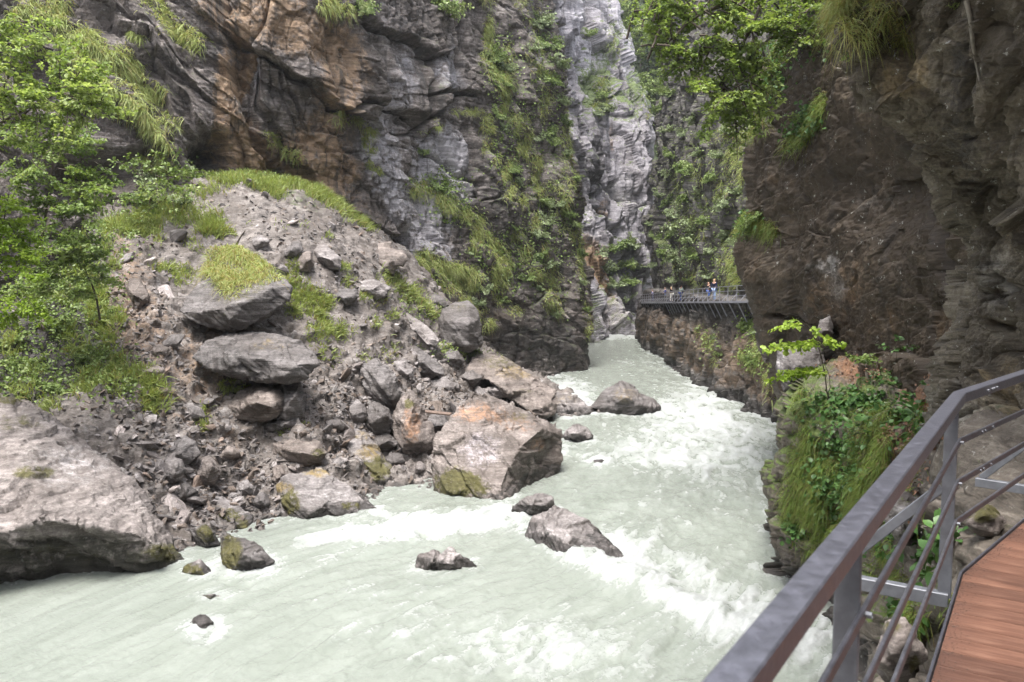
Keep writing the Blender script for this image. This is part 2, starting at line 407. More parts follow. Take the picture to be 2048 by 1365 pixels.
def attr_left(P, bx, by, N, d):
    B = lambda *a: blob(bx, by, *a)
    ochre = .9*B(500, 300, 50, 85, -25) + 0.95*B(455, 150, 26, 130, 8) + 0.75*B(560, 45, 120, 70, 20) + 0.8*B(680, 130, 50, 100, 0) + 0.75*B(640, 320, 90, 100, 30) + 0.35*B(700, 420, 110, 60, 35) + 0.4*B(420, 20, 45, 60) + 0.35*B(1010, 640, 130, 110) + .45*B(820, 330, 25, 40)
    pale = 0.75*B(770, 330, 40, 110, -10) + 0.55*B(800, 170, 40, 90, 10) + 0.7*B(900, 150, 42, 60) + 0.75*B(905, 350, 45, 110, 5) + 0.6*B(500, 140, 26, 40) + 0.5*B(860, 300, 60, 60) + 0.5*B(840, 420, 60, 70) + 0.5*B(870, 500, 70, 40, 30) + .35*B(760, 40, 60, 60) + 0.3*B(180, 250, 120, 30, 40) + .5*B(1075, 60, 20, 120)
    dark = 0.42*B(1060, 520, 160, 300) + 0.35*B(300, 180, 160, 130, 35) + 0.3*B(980, 250, 70, 260) + 0.45*B(560, 190, 60, 35, 30) + .3*B(150, 330, 130, 60) + .35*B(720, 440, 110, 60, 30) + 0.5*B(1100, 690, 120, 50) + .35*B(850, 210, 25, 60)
    moss = 0.35*sm(N[:, 2], 0.15, 0.6) + 0.25*B(1080, 350, 110, 300)*sm(N[:, 2], -0.1, 0.4)
    return dict(ochre=ochre, pale=pale, dark=dark, moss=moss)
rock_sheet('left_cliff', C, disp_left, M['cliff_l'], 0.62, attr_left, cap=110)

# ---- far cliff
rows = [760, 680, 600, 450, 300, 200, 120, 0, -120, -260]
EDGE_F = [(-500, 1190), (-200, 1205), (0, 1230), (120, 1250), (160, 1266), (215, 1290), (300, 1299), (600, 1304), (760, 1304)]
cols = [(1000, 108, 0), (1080, 112, 0), (1140, 118, .1), (1172, 124, .3), (1200, 131, .5), (1235, 136, .7), (1270, 140, .9), (1299, 144, 1)]
C = []
for px, Y, w in cols:
    C.append([unp(px + (interp(py, EDGE_F) - 1299)*w, py, Y + max(0, 450-py)/450*9 - max(0, py-560)/120*11) for py in rows])
C.append(shift(C[-1], -3, 14)); C.append(shift(C[-1], -12, 40))
def disp_far(P, bx, by):
    d = 2.6*fbm(P*0.055, 4) + blocks(P, 8.0, 1.8, 0.6, (0.55, 0.6, 1.8)) + blocks(P+9, 3.2, 0.6, 0.3, (0.5, 0.6, 2.2))
    d += strata(P, (0.9, -0.35, 0.12), 0.3, 1.1) + strata(P, (0.9, -0.35, 0.12), 1.0, 0.4) + 0.25*fbm(P*0.9, 4)
    d += feats(bx, by, [([(1178, -100), (1182, 60), (1172, 160), (1168, 300)], -2.2, 30)], [([(1180, -50), (1184, 80), (1172, 180)], 6, 2.5), ([(1182, 290), (1192, 400), (1240, 470)], 5, 2.0), ([(1235, 200), (1240, 330), (1228, 450)], 5, 1.2)])
    return d
def attr_far(P, bx, by, N, d):
    B = lambda *a: blob(bx, by, *a)
    return dict(ochre=.95*B(1180, 545, 16, 80, -14) + .75*B(1205, 545, 22, 70, -12) + .5*B(1215, 420, 10, 40) + .5*B(1236, 270, 14, 40) + .4*B(1210, 650, 40, 30) + .3*B(1220, 60, 30, 60),
                pale=.6*B(1205, 640, 70, 45) + .5*B(1250, 390, 30, 60) + .5*B(1175, 430, 20, 100), dark=.7*B(1200, 330, 22, 90) + .4*B(1150, 120, 14, 120) + .8*B(1240, 662, 60, 8),
                moss=.75*B(1200, 170, 30, 60) + .5*B(1225, 80, 20, 60) + .55*sm(N[:, 2], 0.25, 0.6) + .6*B(1270, 190, 30, 40))
rock_sheet('far_cliff', C, disp_far, M['cliff_f'], 1.0, attr_far, cap=140)

# ---- cliff that carries the catwalk
DECK_Z = 7.4
wl = [(1278, 683), (1284, 687), (1296, 694), (1350, 735), (1430, 785), (1490, 812), (1560, 848), (1640, 880)]
zs = [-2.5, 0, 3.5, 6.3, 7.35, 7.75, 9.5, 13, 20, 30, 40, 50]
off = [-0.2, 0, 0.1, 0.95, 0.95, 2.1, 2.1, 2.3, 3.4, 5.2, 7.0, 11]
C = []
for i, (px, py) in enumerate(wl):
    b = onz(px, py, 0); k = (0.30, 0.32, 0.36, .65, .9, 1, 1, 1)[i]
    C.append([b + np.array(((o if z < 8 else 2.1 + (o-2.1)*k), 0, z)) for z, o in zip(zs, off)])
C.insert(0, [p + np.array((2.5, 8, 0)) for p in C[0]]); C.insert(0, [p + np.array((14, 22, 0)) for p in C[0]])
C.append([p + np.array((1.5, -9, 0)) for p in C[-1]])
def disp_mid(P, bx, by):
    low = sm(P[:, 2], 5.5, 4.0); ledge = np.exp(-((P[:, 2]-7.6)/0.7)**2)
    lo_ = sm(P[:, 2], 8.5, 6.5)
    d = (1.2*fbm(P*0.09, 4)*(1-.5*lo_) + blocks(P, 4.2, 1.1, 0.4, (0.7, 0.9, 1.7))*(1-.72*lo_) + .35*lo_*ridged(P*np.array((.5, .5, .06)), 3))*(1 - 0.75*np.exp(-((P[:, 2]-7.5)/2.2)**2))
    d += (blocks(P+5, 1.5, 0.35, 0.12, (0.8, 0.8, 1.4)) + strata(P, (0.75, 0.6, 0.2), 0.6, 0.55) + strata(P, (0.75, 0.6, 0.2), 1.8, 0.2))*(1 - 0.8*ledge)
    return d + 0.12*fbm(P*1.7, 4, 0.6)*(1-ledge)
def attr_mid(P, bx, by, N, d):
    B = lambda *a: blob(bx, by, *a)
    z = P[:, 2]
    return dict(ochre=.6*sm(z, 7, 5)*sm(z, .2, 1.4) + .3*B(1520, 690, 50, 70), pale=.35*B(1330, 260, 60, 150) + .4*B(1420, 420, 60, 80),
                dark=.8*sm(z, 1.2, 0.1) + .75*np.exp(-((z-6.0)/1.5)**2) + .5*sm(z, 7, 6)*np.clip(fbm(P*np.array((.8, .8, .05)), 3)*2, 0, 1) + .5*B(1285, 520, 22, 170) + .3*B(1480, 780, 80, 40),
                moss=.30*B(1425, 690, 40, 60) + .25*B(1360, 660, 20, 50) + (.45*sm(z, 7, 8.5) + .12)*sm(N[:, 2], 0.1, 0.5) + .3*B(1420, 400, 120, 160))
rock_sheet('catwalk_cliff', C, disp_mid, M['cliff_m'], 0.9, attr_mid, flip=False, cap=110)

# ---- dark wall on the right bank
rows = [860, 760, 680, 600, 540, 480, 420, 330, 200, 100, 30, -150, -500]
EDGE_D = dict(zip(rows, [1566, 1560, 1552, 1528, 1494, 1484, 1506, 1510, 1526, 1560, 1605, 1640, 1650]))
cols = [(1490, 36), (1520, 34.6), (1570, 32.5), (1660, 28.8), (1780, 24.0), (1900, 20.0), (2020, 17.0), (2200, 14.0)]
C = []
for px, Y in cols:
    w = max(0, 1 - (px-1490)/330)
    C.append([unp(px + (EDGE_D[py] - 1490)*w, py, Y*(1 - 0.05*max(0, 500-py)/500 - 0.02*max(0, py-560)/200)) for py in rows])
C.insert(0, shift(C[0], 8, 5)); C.insert(0, shift(C[0], 60, 12))
def disp_dark(P, bx, by):
    d = 0.7*fbm(P*0.12, 4) + blocks(P, 4.5, 0.32, 0.06, (1, 1.6, 1.1)) + blocks(P+3, 1.3, 0.08, 0.02)
    d += strata(P, (-0.3, 0.3, 0.9), 0.6, 0.12) + strata(P, (-0.3, 0.3, 0.9), 2.2, 0.06) + 0.13*fbm(P*2.0, 6, 0.66)
    d += feats(bx, by, [([(1470, 600), (1580, 640)], 0.05, 30)], [([(1560, 630), (1640, 655)], 6, .5), ([(1880, 420), (1915, 640)], 10, .6)], [(1560, 480, 40, 60, 0, .4), (1780, 380, 110, 110, 0, .8)])
    return d
def attr_dark(P, bx, by, N, d):
    B = lambda *a: blob(bx, by, *a)
    n = fbm(P*0.5, 3)
    return dict(ochre=.42*B(1690, 560, 90, 50, -20) + .35*B(1580, 330, 60, 120) + .35*B(1700, 640, 130, 60) + .4*B(1880, 620, 50, 120) + .3*B(1500, 560, 40, 60) + .25*n,
                pale=.55*B(1640, 530, 40, 22, -20) + .5*B(1670, 580, 30, 50) + .32*B(1720, 400, 80, 70) + .35*B(1500, 600, 40, 40),
                dark=.25*B(1570, 200, 60, 120) + .3*B(1780, 260, 110, 160) + .2*n, moss=.35*B(1800, 330, 130, 120) + .2*B(1640, 200, 80, 120))
rock_sheet('dark_wall_cliff', C, disp_dark, M['cliff_d'], 0.7, attr_dark, cap=110)

# ---- overhanging rock beside the camera
rows = [1500, 1200, 1000, 900, 740, 640, 560, 480, 400, 330, 260, 180, 100, 30, -100, -500, -1300]
EDGE_N = dict(zip(rows, [1990, 1960, 1945, 1930, 1934, 1926, 1929, 1924, 1886, 1840, 1812, 1757, 1722, 1702, 1685, 1640, 1600]))
YE = dict(zip(rows, [9.6, 10.2, 10.8, 11.2, 12, 12.2, 12.3, 12.3, 12, 11.7, 11.5, 11.2, 11, 10.8, 10.4, 9.2, 8.5]))
C = []
for k, f in ((0, 1.0), (60, 0.93), (150, 0.84), (300, 0.70), (520, 0.56), (900, 0.42)):
    C.append([unp(EDGE_N[py] + k*(1 + 0.6*max(0, 500-py)/500*(k > 0)), py, YE[py]*f) for py in rows])
C.append([np.array((max(4.4, p[0]+0.6), -1.0, p[2])) for p in C[-1]])
C.append([np.array((6.5, -12.0, p[2])) for p in C[0]])
C.insert(0, shift(C[0], 18, 2.0)); C.insert(0, shift(C[0], 110, 5.5))
N_STEPS = [([(1760, 190), (1850, 150), (1960, 210), (2060, 330)], 0.16, 70), ([(1940, 520), (2000, 440), (2050, 520)], -0.22, 60)]
N_CR = [([(1920, 470), (1975, 380), (2010, 330), (1950, 180), (1930, 0)], 9, .16), ([(1980, 560), (2040, 600)], 10, .35), ([(1960, 640), (2040, 720)], 12, .3), ([(1975, 780), (2048, 830)], 9, .3)]
def disp_near(P, bx, by):
    d = 0.30*fbm(P*0.4, 5, .55) + blocks(P, 1.7, 0.30, 0.12, (1, 1.2, 1.2)) + blocks(P+3, 0.5, 0.09, 0.04) + 0.05*ridged(P*2.2, 4)
    d += strata(P, (0.5, 0.4, 0.75), 1.8, 0.13) + strata(P, (0.5, 0.4, 0.75), 6, 0.035) + 0.09*fbm(P*3.0, 6, 0.66)
    return d + feats(bx, by, N_STEPS, N_CR)
def attr_near(P, bx, by, N, d):
    B = lambda *a: blob(bx, by, *a); n = fbm(P*0.9, 3)
    return dict(ochre=.55*B(1990, 800, 60, 110) + .4*B(1995, 480, 40, 100) + .4*B(1830, 140, 90, 60) + .2*n, pale=.5*B(1975, 560, 50, 100) + .5*B(1950, 820, 60, 80) + .3*B(1940, 290, 100, 30, 25) + .25*n,
                dark=.5*B(1930, 300, 50, 200) + .4*B(1960, 120, 100, 60), moss=.3*B(2010, 640, 60, 110) + .4*n*sm(N[:, 2], 0, .5) + .25*B(2000, 900, 60, 120))
rock_sheet('near_overhang_cliff', C, disp_near, M['cliff_n'], 0.7, attr_near, cap=150)

# ---- mossy ledge below the dark wall, running on under the walkway
G = [
 [(1556, 1215, 24), (1545, 1095, 24), (1543, 1000, 24), (1560, 860, 24.5), (1592, 782, 25.3), (1615, 732, 29.5), (1635, 686, 35)],
 [(1650, 1275, 22), (1640, 1130, 21.8), (1640, 1000, 21.5), (1640, 850, 22.2), (1660, 777, 24), (1680, 727, 28), (1700, 684, 33)],
 [(1695, 1410, 19), (1735, 1180, 18.8), (1745, 1000, 18.6), (1745, 860, 19.5), (1750, 792, 22), (1770, 727, 26), (1780, 684, 30)],
 [(1720, 1650, 14.5), (1800, 1280, 13.5), (1850, 1090, 14), (1850, 930, 15.5), (1850, 822, 19), (1850, 737, 23), (1860, 690, 27)],
 [(1740, 2050, 10), (1880, 1400, 9.5), (1950, 1150, 9.6), (1960, 1000, 10.6), (1960, 862, 13), (1950, 762, 17), (1950, 690, 21)],
 [(1800, 2700, 7), (2000, 1640, 6.6), (2100, 1290, 6.7), (2120, 1080, 7.6), (2120, 902, 9.5), (2100, 782, 13), (2100, 690, 16)]]
C = [[unp(*p) for p in c] for c in G]
C.insert(0, shift(C[0], 22, 6)); C.insert(0, shift(C[0], 60, 12))
C.append([np.array((5.5, -4.0, p[2])) for p in C[-1]])
def disp_ledge(P, bx, by):
    d = 0.5*fbm(P*0.28, 4) + blocks(P, 1.9, 0.40, 0.14, (1, 1, 0.8)) + blocks(P+3, 0.6, 0.10, 0.04) + strata(P, (0.3, 0.2, 0.9), 1.4, 0.10) + 0.06*fbm(P*3, 5, 0.62)
    return d + feats(bx, by, [], [([(1640, 1180), (1660, 1080), (1680, 1000)], 14, .5), ([(1760, 1200), (1780, 1100)], 16, .5)], [])
def attr_ledge(P, bx, by, N, d):
    B = lambda *a: blob(bx, by, *a); n = fbm(P*0.8, 3)
    litter = .8*B(1740, 735, 90, 38) + .7*B(1840, 790, 50, 60) + .5*B(1800, 900, 60, 60) + .4*B(1880, 850, 50, 60)
    moss = (.75*sm(N[:, 2], -.1, .5) + .45*B(1650, 960, 100, 130))*sm(P[:, 2], .9, 2.2)*(1 - .9*litter)*(1 - .62*sm(bx, 1760, 1860)) + .15*n
    return dict(ochre=litter + .3*B(1560, 1000, 20, 120) + .45*B(1960, 850, 80, 90) + .4*B(1850, 1300, 60, 60), moss=moss, dark=.8*sm(P[:, 2], 1.5, .3) + .35*B(1600, 720, 40, 60), pale=.9*B(1810, 1020, 50, 60) + .5*B(1850, 1060, 60, 60) + .35*B(1950, 900, 50, 90) + .4*B(1575, 900, 22, 100))
rock_sheet('mossy_ledge', C, disp_ledge, M['ledge'], 0.6, attr_ledge, cap=90)

# ---- scree slope: height field through traced points
def wz(px, py, Y): return unp(px, py, Y)
TP = [onz(*p, 0.0) for p in [(395, 1100), (500, 1040), (600, 1035), (700, 1015), (780, 975), (862, 960), (935, 985), (1010, 940), (1090, 905), (1125, 870), (1190, 822), (1140, 790), (1090, 757)]]
TP += [p + np.array((3.2, -3.2, -2.2)) for p in TP]
TP += [unp(*p) for p in [(230, 448, 44), (330, 410, 46.5), (430, 370, 48.5), (560, 362, 52), (640, 395, 54), (710, 440, 56.5), (760, 475, 58.5), (815, 505, 61), (880, 592, 65), (960, 688, 69), (1040, 738, 72.5),
    (200, 490, 41), (205, 600, 36.5), (235, 700, 33.5), (285, 800, 31.3), (330, 860, 30.2), (60, 540, 38), (60, 660, 34), (60, 770, 31), (-200, 620, 33), (-200, 760, 28), (-600, 700, 24), (-600, 900, 19),
    (550, 700, 38.2), (400, 550, 42), (650, 550, 44.5), (480, 850, 33.4), (600, 870, 33.8), (450, 950, 31.4), (700, 700, 42), (760, 620, 47), (850, 740, 47), (950, 760, 53), (760, 830, 39), (850, 840, 40.5), (330, 700, 34.5), (1040, 790, 59), (360, 1000, 28.5), (300, 1010, 27)]]
TP += [np.array(p, float) for p in [(-19, 20, -1.0), (-12, 24.5, -1.5), (-9, 22, -3), (-4, 24, -3), (-35, 10, 2), (-40, 25, 7), (-30, 48, 13), (-18, 60, 13), (-8, 72, 10), (2, 80, 3), (8, 70, -4), (8, 50, -4), (4, 35, -4), (-12, 15, -4), (-20, 12, -3)]]
TP = np.array(TP)
def tps_fit(P, lam=0.6):
    n = len(P); d = np.hypot(P[:, None, 0]-P[None, :, 0], P[:, None, 1]-P[None, :, 1])
    K = np.where(d > 0, d*d*np.log(d + 1e-9), 0) + lam*np.eye(n)
    Q = np.c_[np.ones(n), P[:, :2]]
    A = np.block([[K, Q], [Q.T, np.zeros((3, 3))]])
    return np.linalg.solve(A, np.r_[P[:, 2], np.zeros(3)])
TW = tps_fit(TP)
def talus_z(x, y):
    x = np.asarray(x, float).ravel(); y = np.asarray(y, float).ravel(); out = np.empty(len(x))
    for a in range(0, len(x), 50000):
        d = np.hypot(x[a:a+50000, None] - TP[None, :, 0], y[a:a+50000, None] - TP[None, :, 1])
        out[a:a+50000] = (d*d*np.log(d + 1e-9))@TW[:len(TP)] + TW[-3] + TW[-2]*x[a:a+50000] + TW[-1]*y[a:a+50000]
    return out
def hit(px, py, lo=14, hi=92):
    """where the view ray meets the scree slope or the water"""
    Y = np.linspace(lo, hi, 1200); p = unp(np.full(1200, px), np.full(1200, py), Y)
    z = np.maximum(talus_z(p[:, 0], p[:, 1]), 0.0)
    k = np.nonzero(p[:, 2] < z)[0]
    return p[k[0]] if len(k) else p[-1]
gx = np.linspace(-34, 9, 470); gy = np.concatenate([np.linspace(13, 50, 400), np.linspace(50.12, 79, 220)])
XX, YY = np.meshgrid(gx, gy, indexing='ij')
Z0 = talus_z(XX, YY)
P0 = np.stack([XX.ravel(), YY.ravel(), Z0], -1)
tx, ty = proj(P0)
wob = 0.55*fbm(P0*0.28, 4) + .35*ridged(np.stack([P0[:, 0]*.5 - P0[:, 1]*.05, P0[:, 1]*.10, 0*P0[:, 0]], -1), 3) - .2
_q = P0/np.array((0.85, 0.85, 0.85)); _q = _q + 0.25*np.stack([perlin(_q*1.1 + 5*k) for k in range(3)], -1)
f1, e, v, r = worley(_q)
big = np.clip(r[:, 3]*0.22, -0.1, 0.45) + 0.14*(v*r[:, :3]).sum(1)
f1b, eb, vb, rb = worley(P0/0.36 + 50)
small = 0.13*np.clip(rb[:, 3], -.6, 1.4) + 0.12*(vb*rb[:, :3]).sum(1) + 0.10*np.minimum(eb, .35)
soil = np.clip(blob(tx, ty, 560, 440, 160, 60, 25) + blob(tx, ty, 680, 620, 110, 60, 60) + blob(tx, ty, 420, 600, 60, 60)*.7, 0, 1)   # finer, bare soil
rough = sm(ty, 420, 620)*0.65 + 0.35
_t0 = grid_normals(P0.reshape(len(gx), len(gy), 3)).reshape(-1, 3)
Pz = P0 + _t0*(wob + (big*0.5*(1 - .8*soil) + small*.8*(1 - .55*soil))*rough + .05*fbm(P0*2.5, 4, .65))[:, None]
TS = Pz.reshape(len(gx), len(gy), 3)
tN = grid_normals(TS).reshape(-1, 3)
gr = sum(a*blob(tx, ty, *b) for a, b in [(.8, (560, 385, 190, 22, 22)), (.8, (340, 440, 110, 35, -5)), (.6, (640, 640, 60, 90, -30)), (.6, (820, 600, 80, 40, 40)), (.6, (150, 640, 110, 150, 20)), (.55, (230, 730, 60, 90, -20)), (.5, (120, 500, 120, 120)), (.4, (470, 590, 60, 70))])
brown = .7*blob(tx, ty, 260, 610, 60, 150, -15) + .45*blob(tx, ty, 400, 720, 90, 90) + .3*blob(tx, ty, 470, 860, 150, 70)
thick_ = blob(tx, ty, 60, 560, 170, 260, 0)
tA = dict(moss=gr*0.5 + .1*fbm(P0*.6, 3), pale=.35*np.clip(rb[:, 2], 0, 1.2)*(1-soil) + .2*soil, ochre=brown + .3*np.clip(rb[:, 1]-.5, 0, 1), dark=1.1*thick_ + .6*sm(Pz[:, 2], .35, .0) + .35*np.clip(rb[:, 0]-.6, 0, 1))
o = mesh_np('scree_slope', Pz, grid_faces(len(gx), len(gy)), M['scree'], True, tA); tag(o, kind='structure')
SURF['scree'] = dict(P=Pz, N=tN, px=tx, py=ty, area=np.full(len(Pz), 0.01)/np.maximum(tN[:, 2], .3), A=tA, bx=tx, by=ty)

# ---- wooded hillside at the end of the gorge
C = [[np.array((x, y + z*0.55, z)) for z in (-3, 15, 35, 60, 90, 130)] for x, y in ((-40, 190), (0, 185), (25, 180), (45, 172), (70, 160), (100, 150))]
o = rock_sheet('wooded_hillside', C, lambda P, bx, by: 4*fbm(P*0.05, 4) + 1.2*fbm(P*.3, 4), rock_mat('hillside ground', (0.02, 0.03, 0.012), (0.045, 0.065, 0.022), (0.08, 0.11, 0.04), (0, 0, 1), 0.3, 0.5, speck=0, streak=0), 0.4)

# ---- gorge goes on unseen; cliff added behind the camera to block low sky light
C = [[np.array((x, y, z)) + np.array((0, -.12*z, 0)) for z in (-4, 2, 8, 16, 28, 42)] for x, y in ((-24, -12), (-20, -24), (-9, -33), (4, -34), (10, -24), (8, -10))][::-1]
rock_sheet('unseen_rear_cliff', C, lambda P, bx, by: 1.5*fbm(P*.1, 4) + blocks(P, 4, .8, .2) + .2*fbm(P*1.2, 4), M['cliff_m'], 0.2)
# ================================================================ boulders and loose stones
MB = {'grey': bould('grey schist boulder', 0.9), 'dark': bould('dark schist boulder', 0.62), 'pale': bould('pale schist boulder', 1.15),
      'warm': bould('brown schist boulder', 0.75, warm=0.08), 'rust': bould('rusty schist boulder', 0.85, warm=0.06, pale=(0.42, 0.38, 0.40)),
      'big': bould('broad schist boulder', 1.05, sn=(0.42, -0.3, 0.85), scale=0.8, warm=0.03, dark=(0.03, 0.028, 0.02)), 'wet': bould('wet river stone', 0.85, sn=(0.7, -0.3, 0.6))}
PEND = []
def auto_outline(x0, y0, x1, y1, seed, n=9, ang=None):
    r = np.random.default_rng(seed); a = np.sort((np.arange(n) + r.uniform(-.35, .35, n))/n*2*np.pi)
    k = r.uniform(.82, 1.08, n); c, s = np.cos(a), np.sin(a); m = np.maximum(np.abs(c)**1.6 + np.abs(s)**1.6, 1e-6)**(-1/1.6)
    X, Y = c*m*k, s*m*k
    X = (X - X.min())/(X.max()-X.min()); Y = (Y - Y.min())/(Y.max()-Y.min())
    return [(x0 + a*(x1-x0), y0 + b*(y1-y0)) for a, b in zip(X, Y)]
def boulder(name, label, outline, inner=None, foot=None, Y=None, thick=1.0, mat='grey', amp=1.0, blobs=None, mosstop=0.0, sn=SN_L, cat=None, group=None, near=0.0, tilt=0.0, wetline=True, rust=0.0):
    ol = [tuple(p) for p in outline]
    xs = [p[0] for p in ol]; ys = [p[1] for p in ol]; cx, cy = sum(xs)/len(xs), sum(ys)/len(ys)
    if Y is None:
        f = foot or (cx, max(ys)); Y = hit(*f)[1] - near
    w = (max(xs)-min(xs))/FPX*Y; h = (max(ys)-min(ys))/FPX*Y
    if inner is None:
        r = np.random.default_rng(abs(hash((round(cx), round(cy)))) % 9999); D = 0.42*min(w, h)
        inner = [(cx + (r.uniform(-.22, .22))*(max(xs)-min(xs)), cy + r.uniform(-.2, .2)*(max(ys)-min(ys)), -D*r.uniform(.6, 1.2)) for _ in range(3)]
    ol = [p if len(p) == 3 else (*p, tilt*(max(ys)-p[1])/FPX*Y) for p in ol]     # upper points lie further back on the slope
    n = len(ol); pts = ol + [tuple(p) for p in inner]
    co, ed, fa, *_ = geometry.delaunay_2d_cdt([Vector((p[0], -p[1])) for p in pts], [(i, (i+1) % n) for i in range(n)], [], 1, 1e-4)
    # match returned vertices with depths
    P2 = np.array([(p[0], -p[1]) for p in pts]); dep = np.array([p[2] for p in pts])
    V = []
    for c in co:
        k = np.argmin(((P2 - np.array(c))**2).sum(1)); V.append(unp(c[0], -c[1], Y + dep[k]))
    F = [tuple(f) for f in fa]
    bnd = []
    for i in range(n):
        k = int(np.argmin([(c[0]-ol[i][0])**2 + (c[1]+ol[i][1])**2 for c in co])); bnd.append(k)
    b0 = len(V)
    for (x, y, d) in ol: V.append(unp(cx + (x-cx)*0.86, cy + (y-cy)*0.86, Y + d + thick*0.75))
    V.append(unp(cx, cy, Y + np.mean([p[2] for p in ol]) + thick*1.1)); c = len(V)-1
    for i in range(n):
        j = (i+1) % n
        F.append((bnd[i], bnd[j], b0+j, b0+i)); F.append((b0+i, b0+j, c))
    me = bpy.data.meshes.new(name); me.from_pydata([tuple(map(float, v)) for v in V], [], F)
    bm = bmesh.new(); bm.from_mesh(me); bmesh.ops.recalc_face_normals(bm, faces=bm.faces); bm.to_mesh(me); bm.free()
    o = bpy.data.objects.new(name, me); COL.objects.link(o)
    m = o.modifiers.new('r', 'REMESH'); m.mode = 'VOXEL'; vx = float(np.clip(Y/803*1.15, 0.035, 0.12)); m.voxel_size = max(vx, max(w, h)/150); m.use_smooth_shade = True
    tag(o, label, cat or ('boulder' if max(w, h) > 1.6 else 'rock'), group)
    PEND.append((o, dict(mat=mat, amp=amp*min(1.0, 0.35 + max(w, h)/5), size=max(w, h), blobs=blobs or [], mosstop=mosstop, sn=sn, wet=wetline, rust=rust)))
    return o
def tris_smooth(V, Fq, it=1):
    n = len(V); E = np.concatenate([Fq[:, [a, (a+1) % Fq.shape[1]]] for a in range(Fq.shape[1])])
    for _ in range(it):
        A = np.zeros_like(V); c = np.bincount(E.ravel(), minlength=n)[:, None]
        for k in range(3):
            A[:, k] = np.bincount(E[:, 0], V[E[:, 1], k], n) + np.bincount(E[:, 1], V[E[:, 0], k], n)
        V = 0.5*V + 0.5*A/np.maximum(c, 1)
    return V
WLINE = []
def finish_boulders():
    bpy.context.view_layer.update(); dg = bpy.context.evaluated_depsgraph_get(); got = []
    for o, k in PEND:
        me = bpy.data.meshes.new_from_object(o.evaluated_get(dg)); got.append(me)
    for (o, k), me in zip(PEND, got):
        o.modifiers.clear(); nv = len(me.vertices)
        V = np.empty(nv*3, np.float32); me.vertices.foreach_get('co', V); V = V.reshape(-1, 3).astype(float)
        N = np.empty(nv*3, np.float32); me.vertices.foreach_get('normal', N); N = N.reshape(-1, 3).astype(float)
        a, s = k['amp'], k['size']
        cs = np.clip(s*0.28, .25, 1.1)
        d = a*(blocks(V, cs, 0.07*cs/0.6, 0.03, (1.6, 1.4, .6), .8, k['sn']) + 0.10*fbm(V*0.8, 3) + 0.7*strata(V, k['sn'], 2.2/np.clip(s/3, .6, 1.6), 0.12) + strata(V, k['sn'], 6.0, 0.06) + 0.05*fbm(V*4.0, 5, .65))
        V2 = V + N*d[:, None]
        me.vertices.foreach_set('co', V2.astype(np.float32).ravel())
        x, y = proj(V2); z = V2[:, 2]
        A = dict(moss=np.zeros(nv), rust=np.full(nv, k['rust']), ochre=np.zeros(nv), pale=np.zeros(nv), dark=np.zeros(nv))
        for an, cx, cy, rx, ry, am in k['blobs']: A[an] = A[an] + am*blob(x, y, cx, cy, rx, ry)
        A['moss'] += k['mosstop']*sm(N[:, 2], .2, .9)
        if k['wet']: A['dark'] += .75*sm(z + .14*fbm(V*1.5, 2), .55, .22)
        for an, v in A.items():
            at = me.attributes.new(an, 'FLOAT', 'POINT'); at.data.foreach_set('value', v.astype(np.float32))
        me.polygons.foreach_set('use_smooth', np.ones(len(me.polygons), bool)); me.update()
        WLINE.extend(V2[np.abs(V2[:, 2]) < .10][::3])
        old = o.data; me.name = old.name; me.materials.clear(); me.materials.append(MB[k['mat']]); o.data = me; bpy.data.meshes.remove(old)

b = boulder
b('boulder', 'huge broad boulder sloping into the pool, pale top with a dark undercut foot',
  [(-330, 800, 3.5), (-120, 770, 4.6), (0, 793, 4.4), (60, 815, 4.3), (120, 852, 4.1), (190, 900, 4.0), (240, 950, 3.6), (285, 1000, 3.0), (312, 1040, 2.5), (342, 1085, 2.0), (367, 1128, 1.6), (300, 1150, 1.0), (200, 1165, .7), (100, 1180, .5), (0, 1195, .2), (-330, 1260, -2)],
  [(-150, 1075, -2.6), (20, 1062, -1.15), (90, 1035, -.75), (180, 1052, -.45), (280, 1070, .35), (345, 1106, 1.1), (60, 930, 1.4), (190, 985, 1.3), (-150, 930, .4), (120, 1120, .5), (230, 1120, .7)], Y=23.4, thick=4, mat='big', amp=1.15,
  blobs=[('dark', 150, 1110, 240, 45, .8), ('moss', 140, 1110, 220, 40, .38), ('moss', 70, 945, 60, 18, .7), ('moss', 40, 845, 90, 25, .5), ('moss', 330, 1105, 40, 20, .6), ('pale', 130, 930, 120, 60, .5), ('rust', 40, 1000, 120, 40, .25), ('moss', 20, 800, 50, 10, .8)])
b('boulder', 'large slanted boulder in the shallows, orange stains on top and moss at its foot',
  [(866, 1005, 1.9), (864, 935, 2.4), (872, 880, 2.9), (890, 850, 3.4), (915, 815, 4.2), (947, 781, 4.9), (985, 793, 5.0), (1050, 824, 5.4), (1100, 845, 5.8), (1123, 870, 5.9), (1128, 915, 5.4), (1112, 958, 4.9), (1062, 980, 3.2), (1030, 1000, 1.2), (1004, 1030, 0), (960, 1028, .4), (910, 1018, 1.1)],
  [(1085, 858, 4.0), (1040, 895, 2.6), (1018, 935, 1.5), (1004, 975, .5), (900, 930, 1.7), (950, 870, 2.5), (1085, 925, 4.3)], Y=31.6, thick=3.2, mat='rust', amp=.75,
  blobs=[('rust', 960, 822, 70, 24, .5), ('rust', 1040, 850, 50, 24, .4), ('rust', 940, 880, 60, 60, .25), ('moss', 925, 975, 62, 30, .85), ('moss', 905, 950, 40, 30, .5), ('moss', 1030, 835, 50, 16, .45), ('pale', 960, 900, 60, 50, .5), ('dark', 1070, 935, 50, 40, .45), ('moss', 1060, 930, 50, 30, .3), ('rust', 1075, 890, 20, 20, .5)])
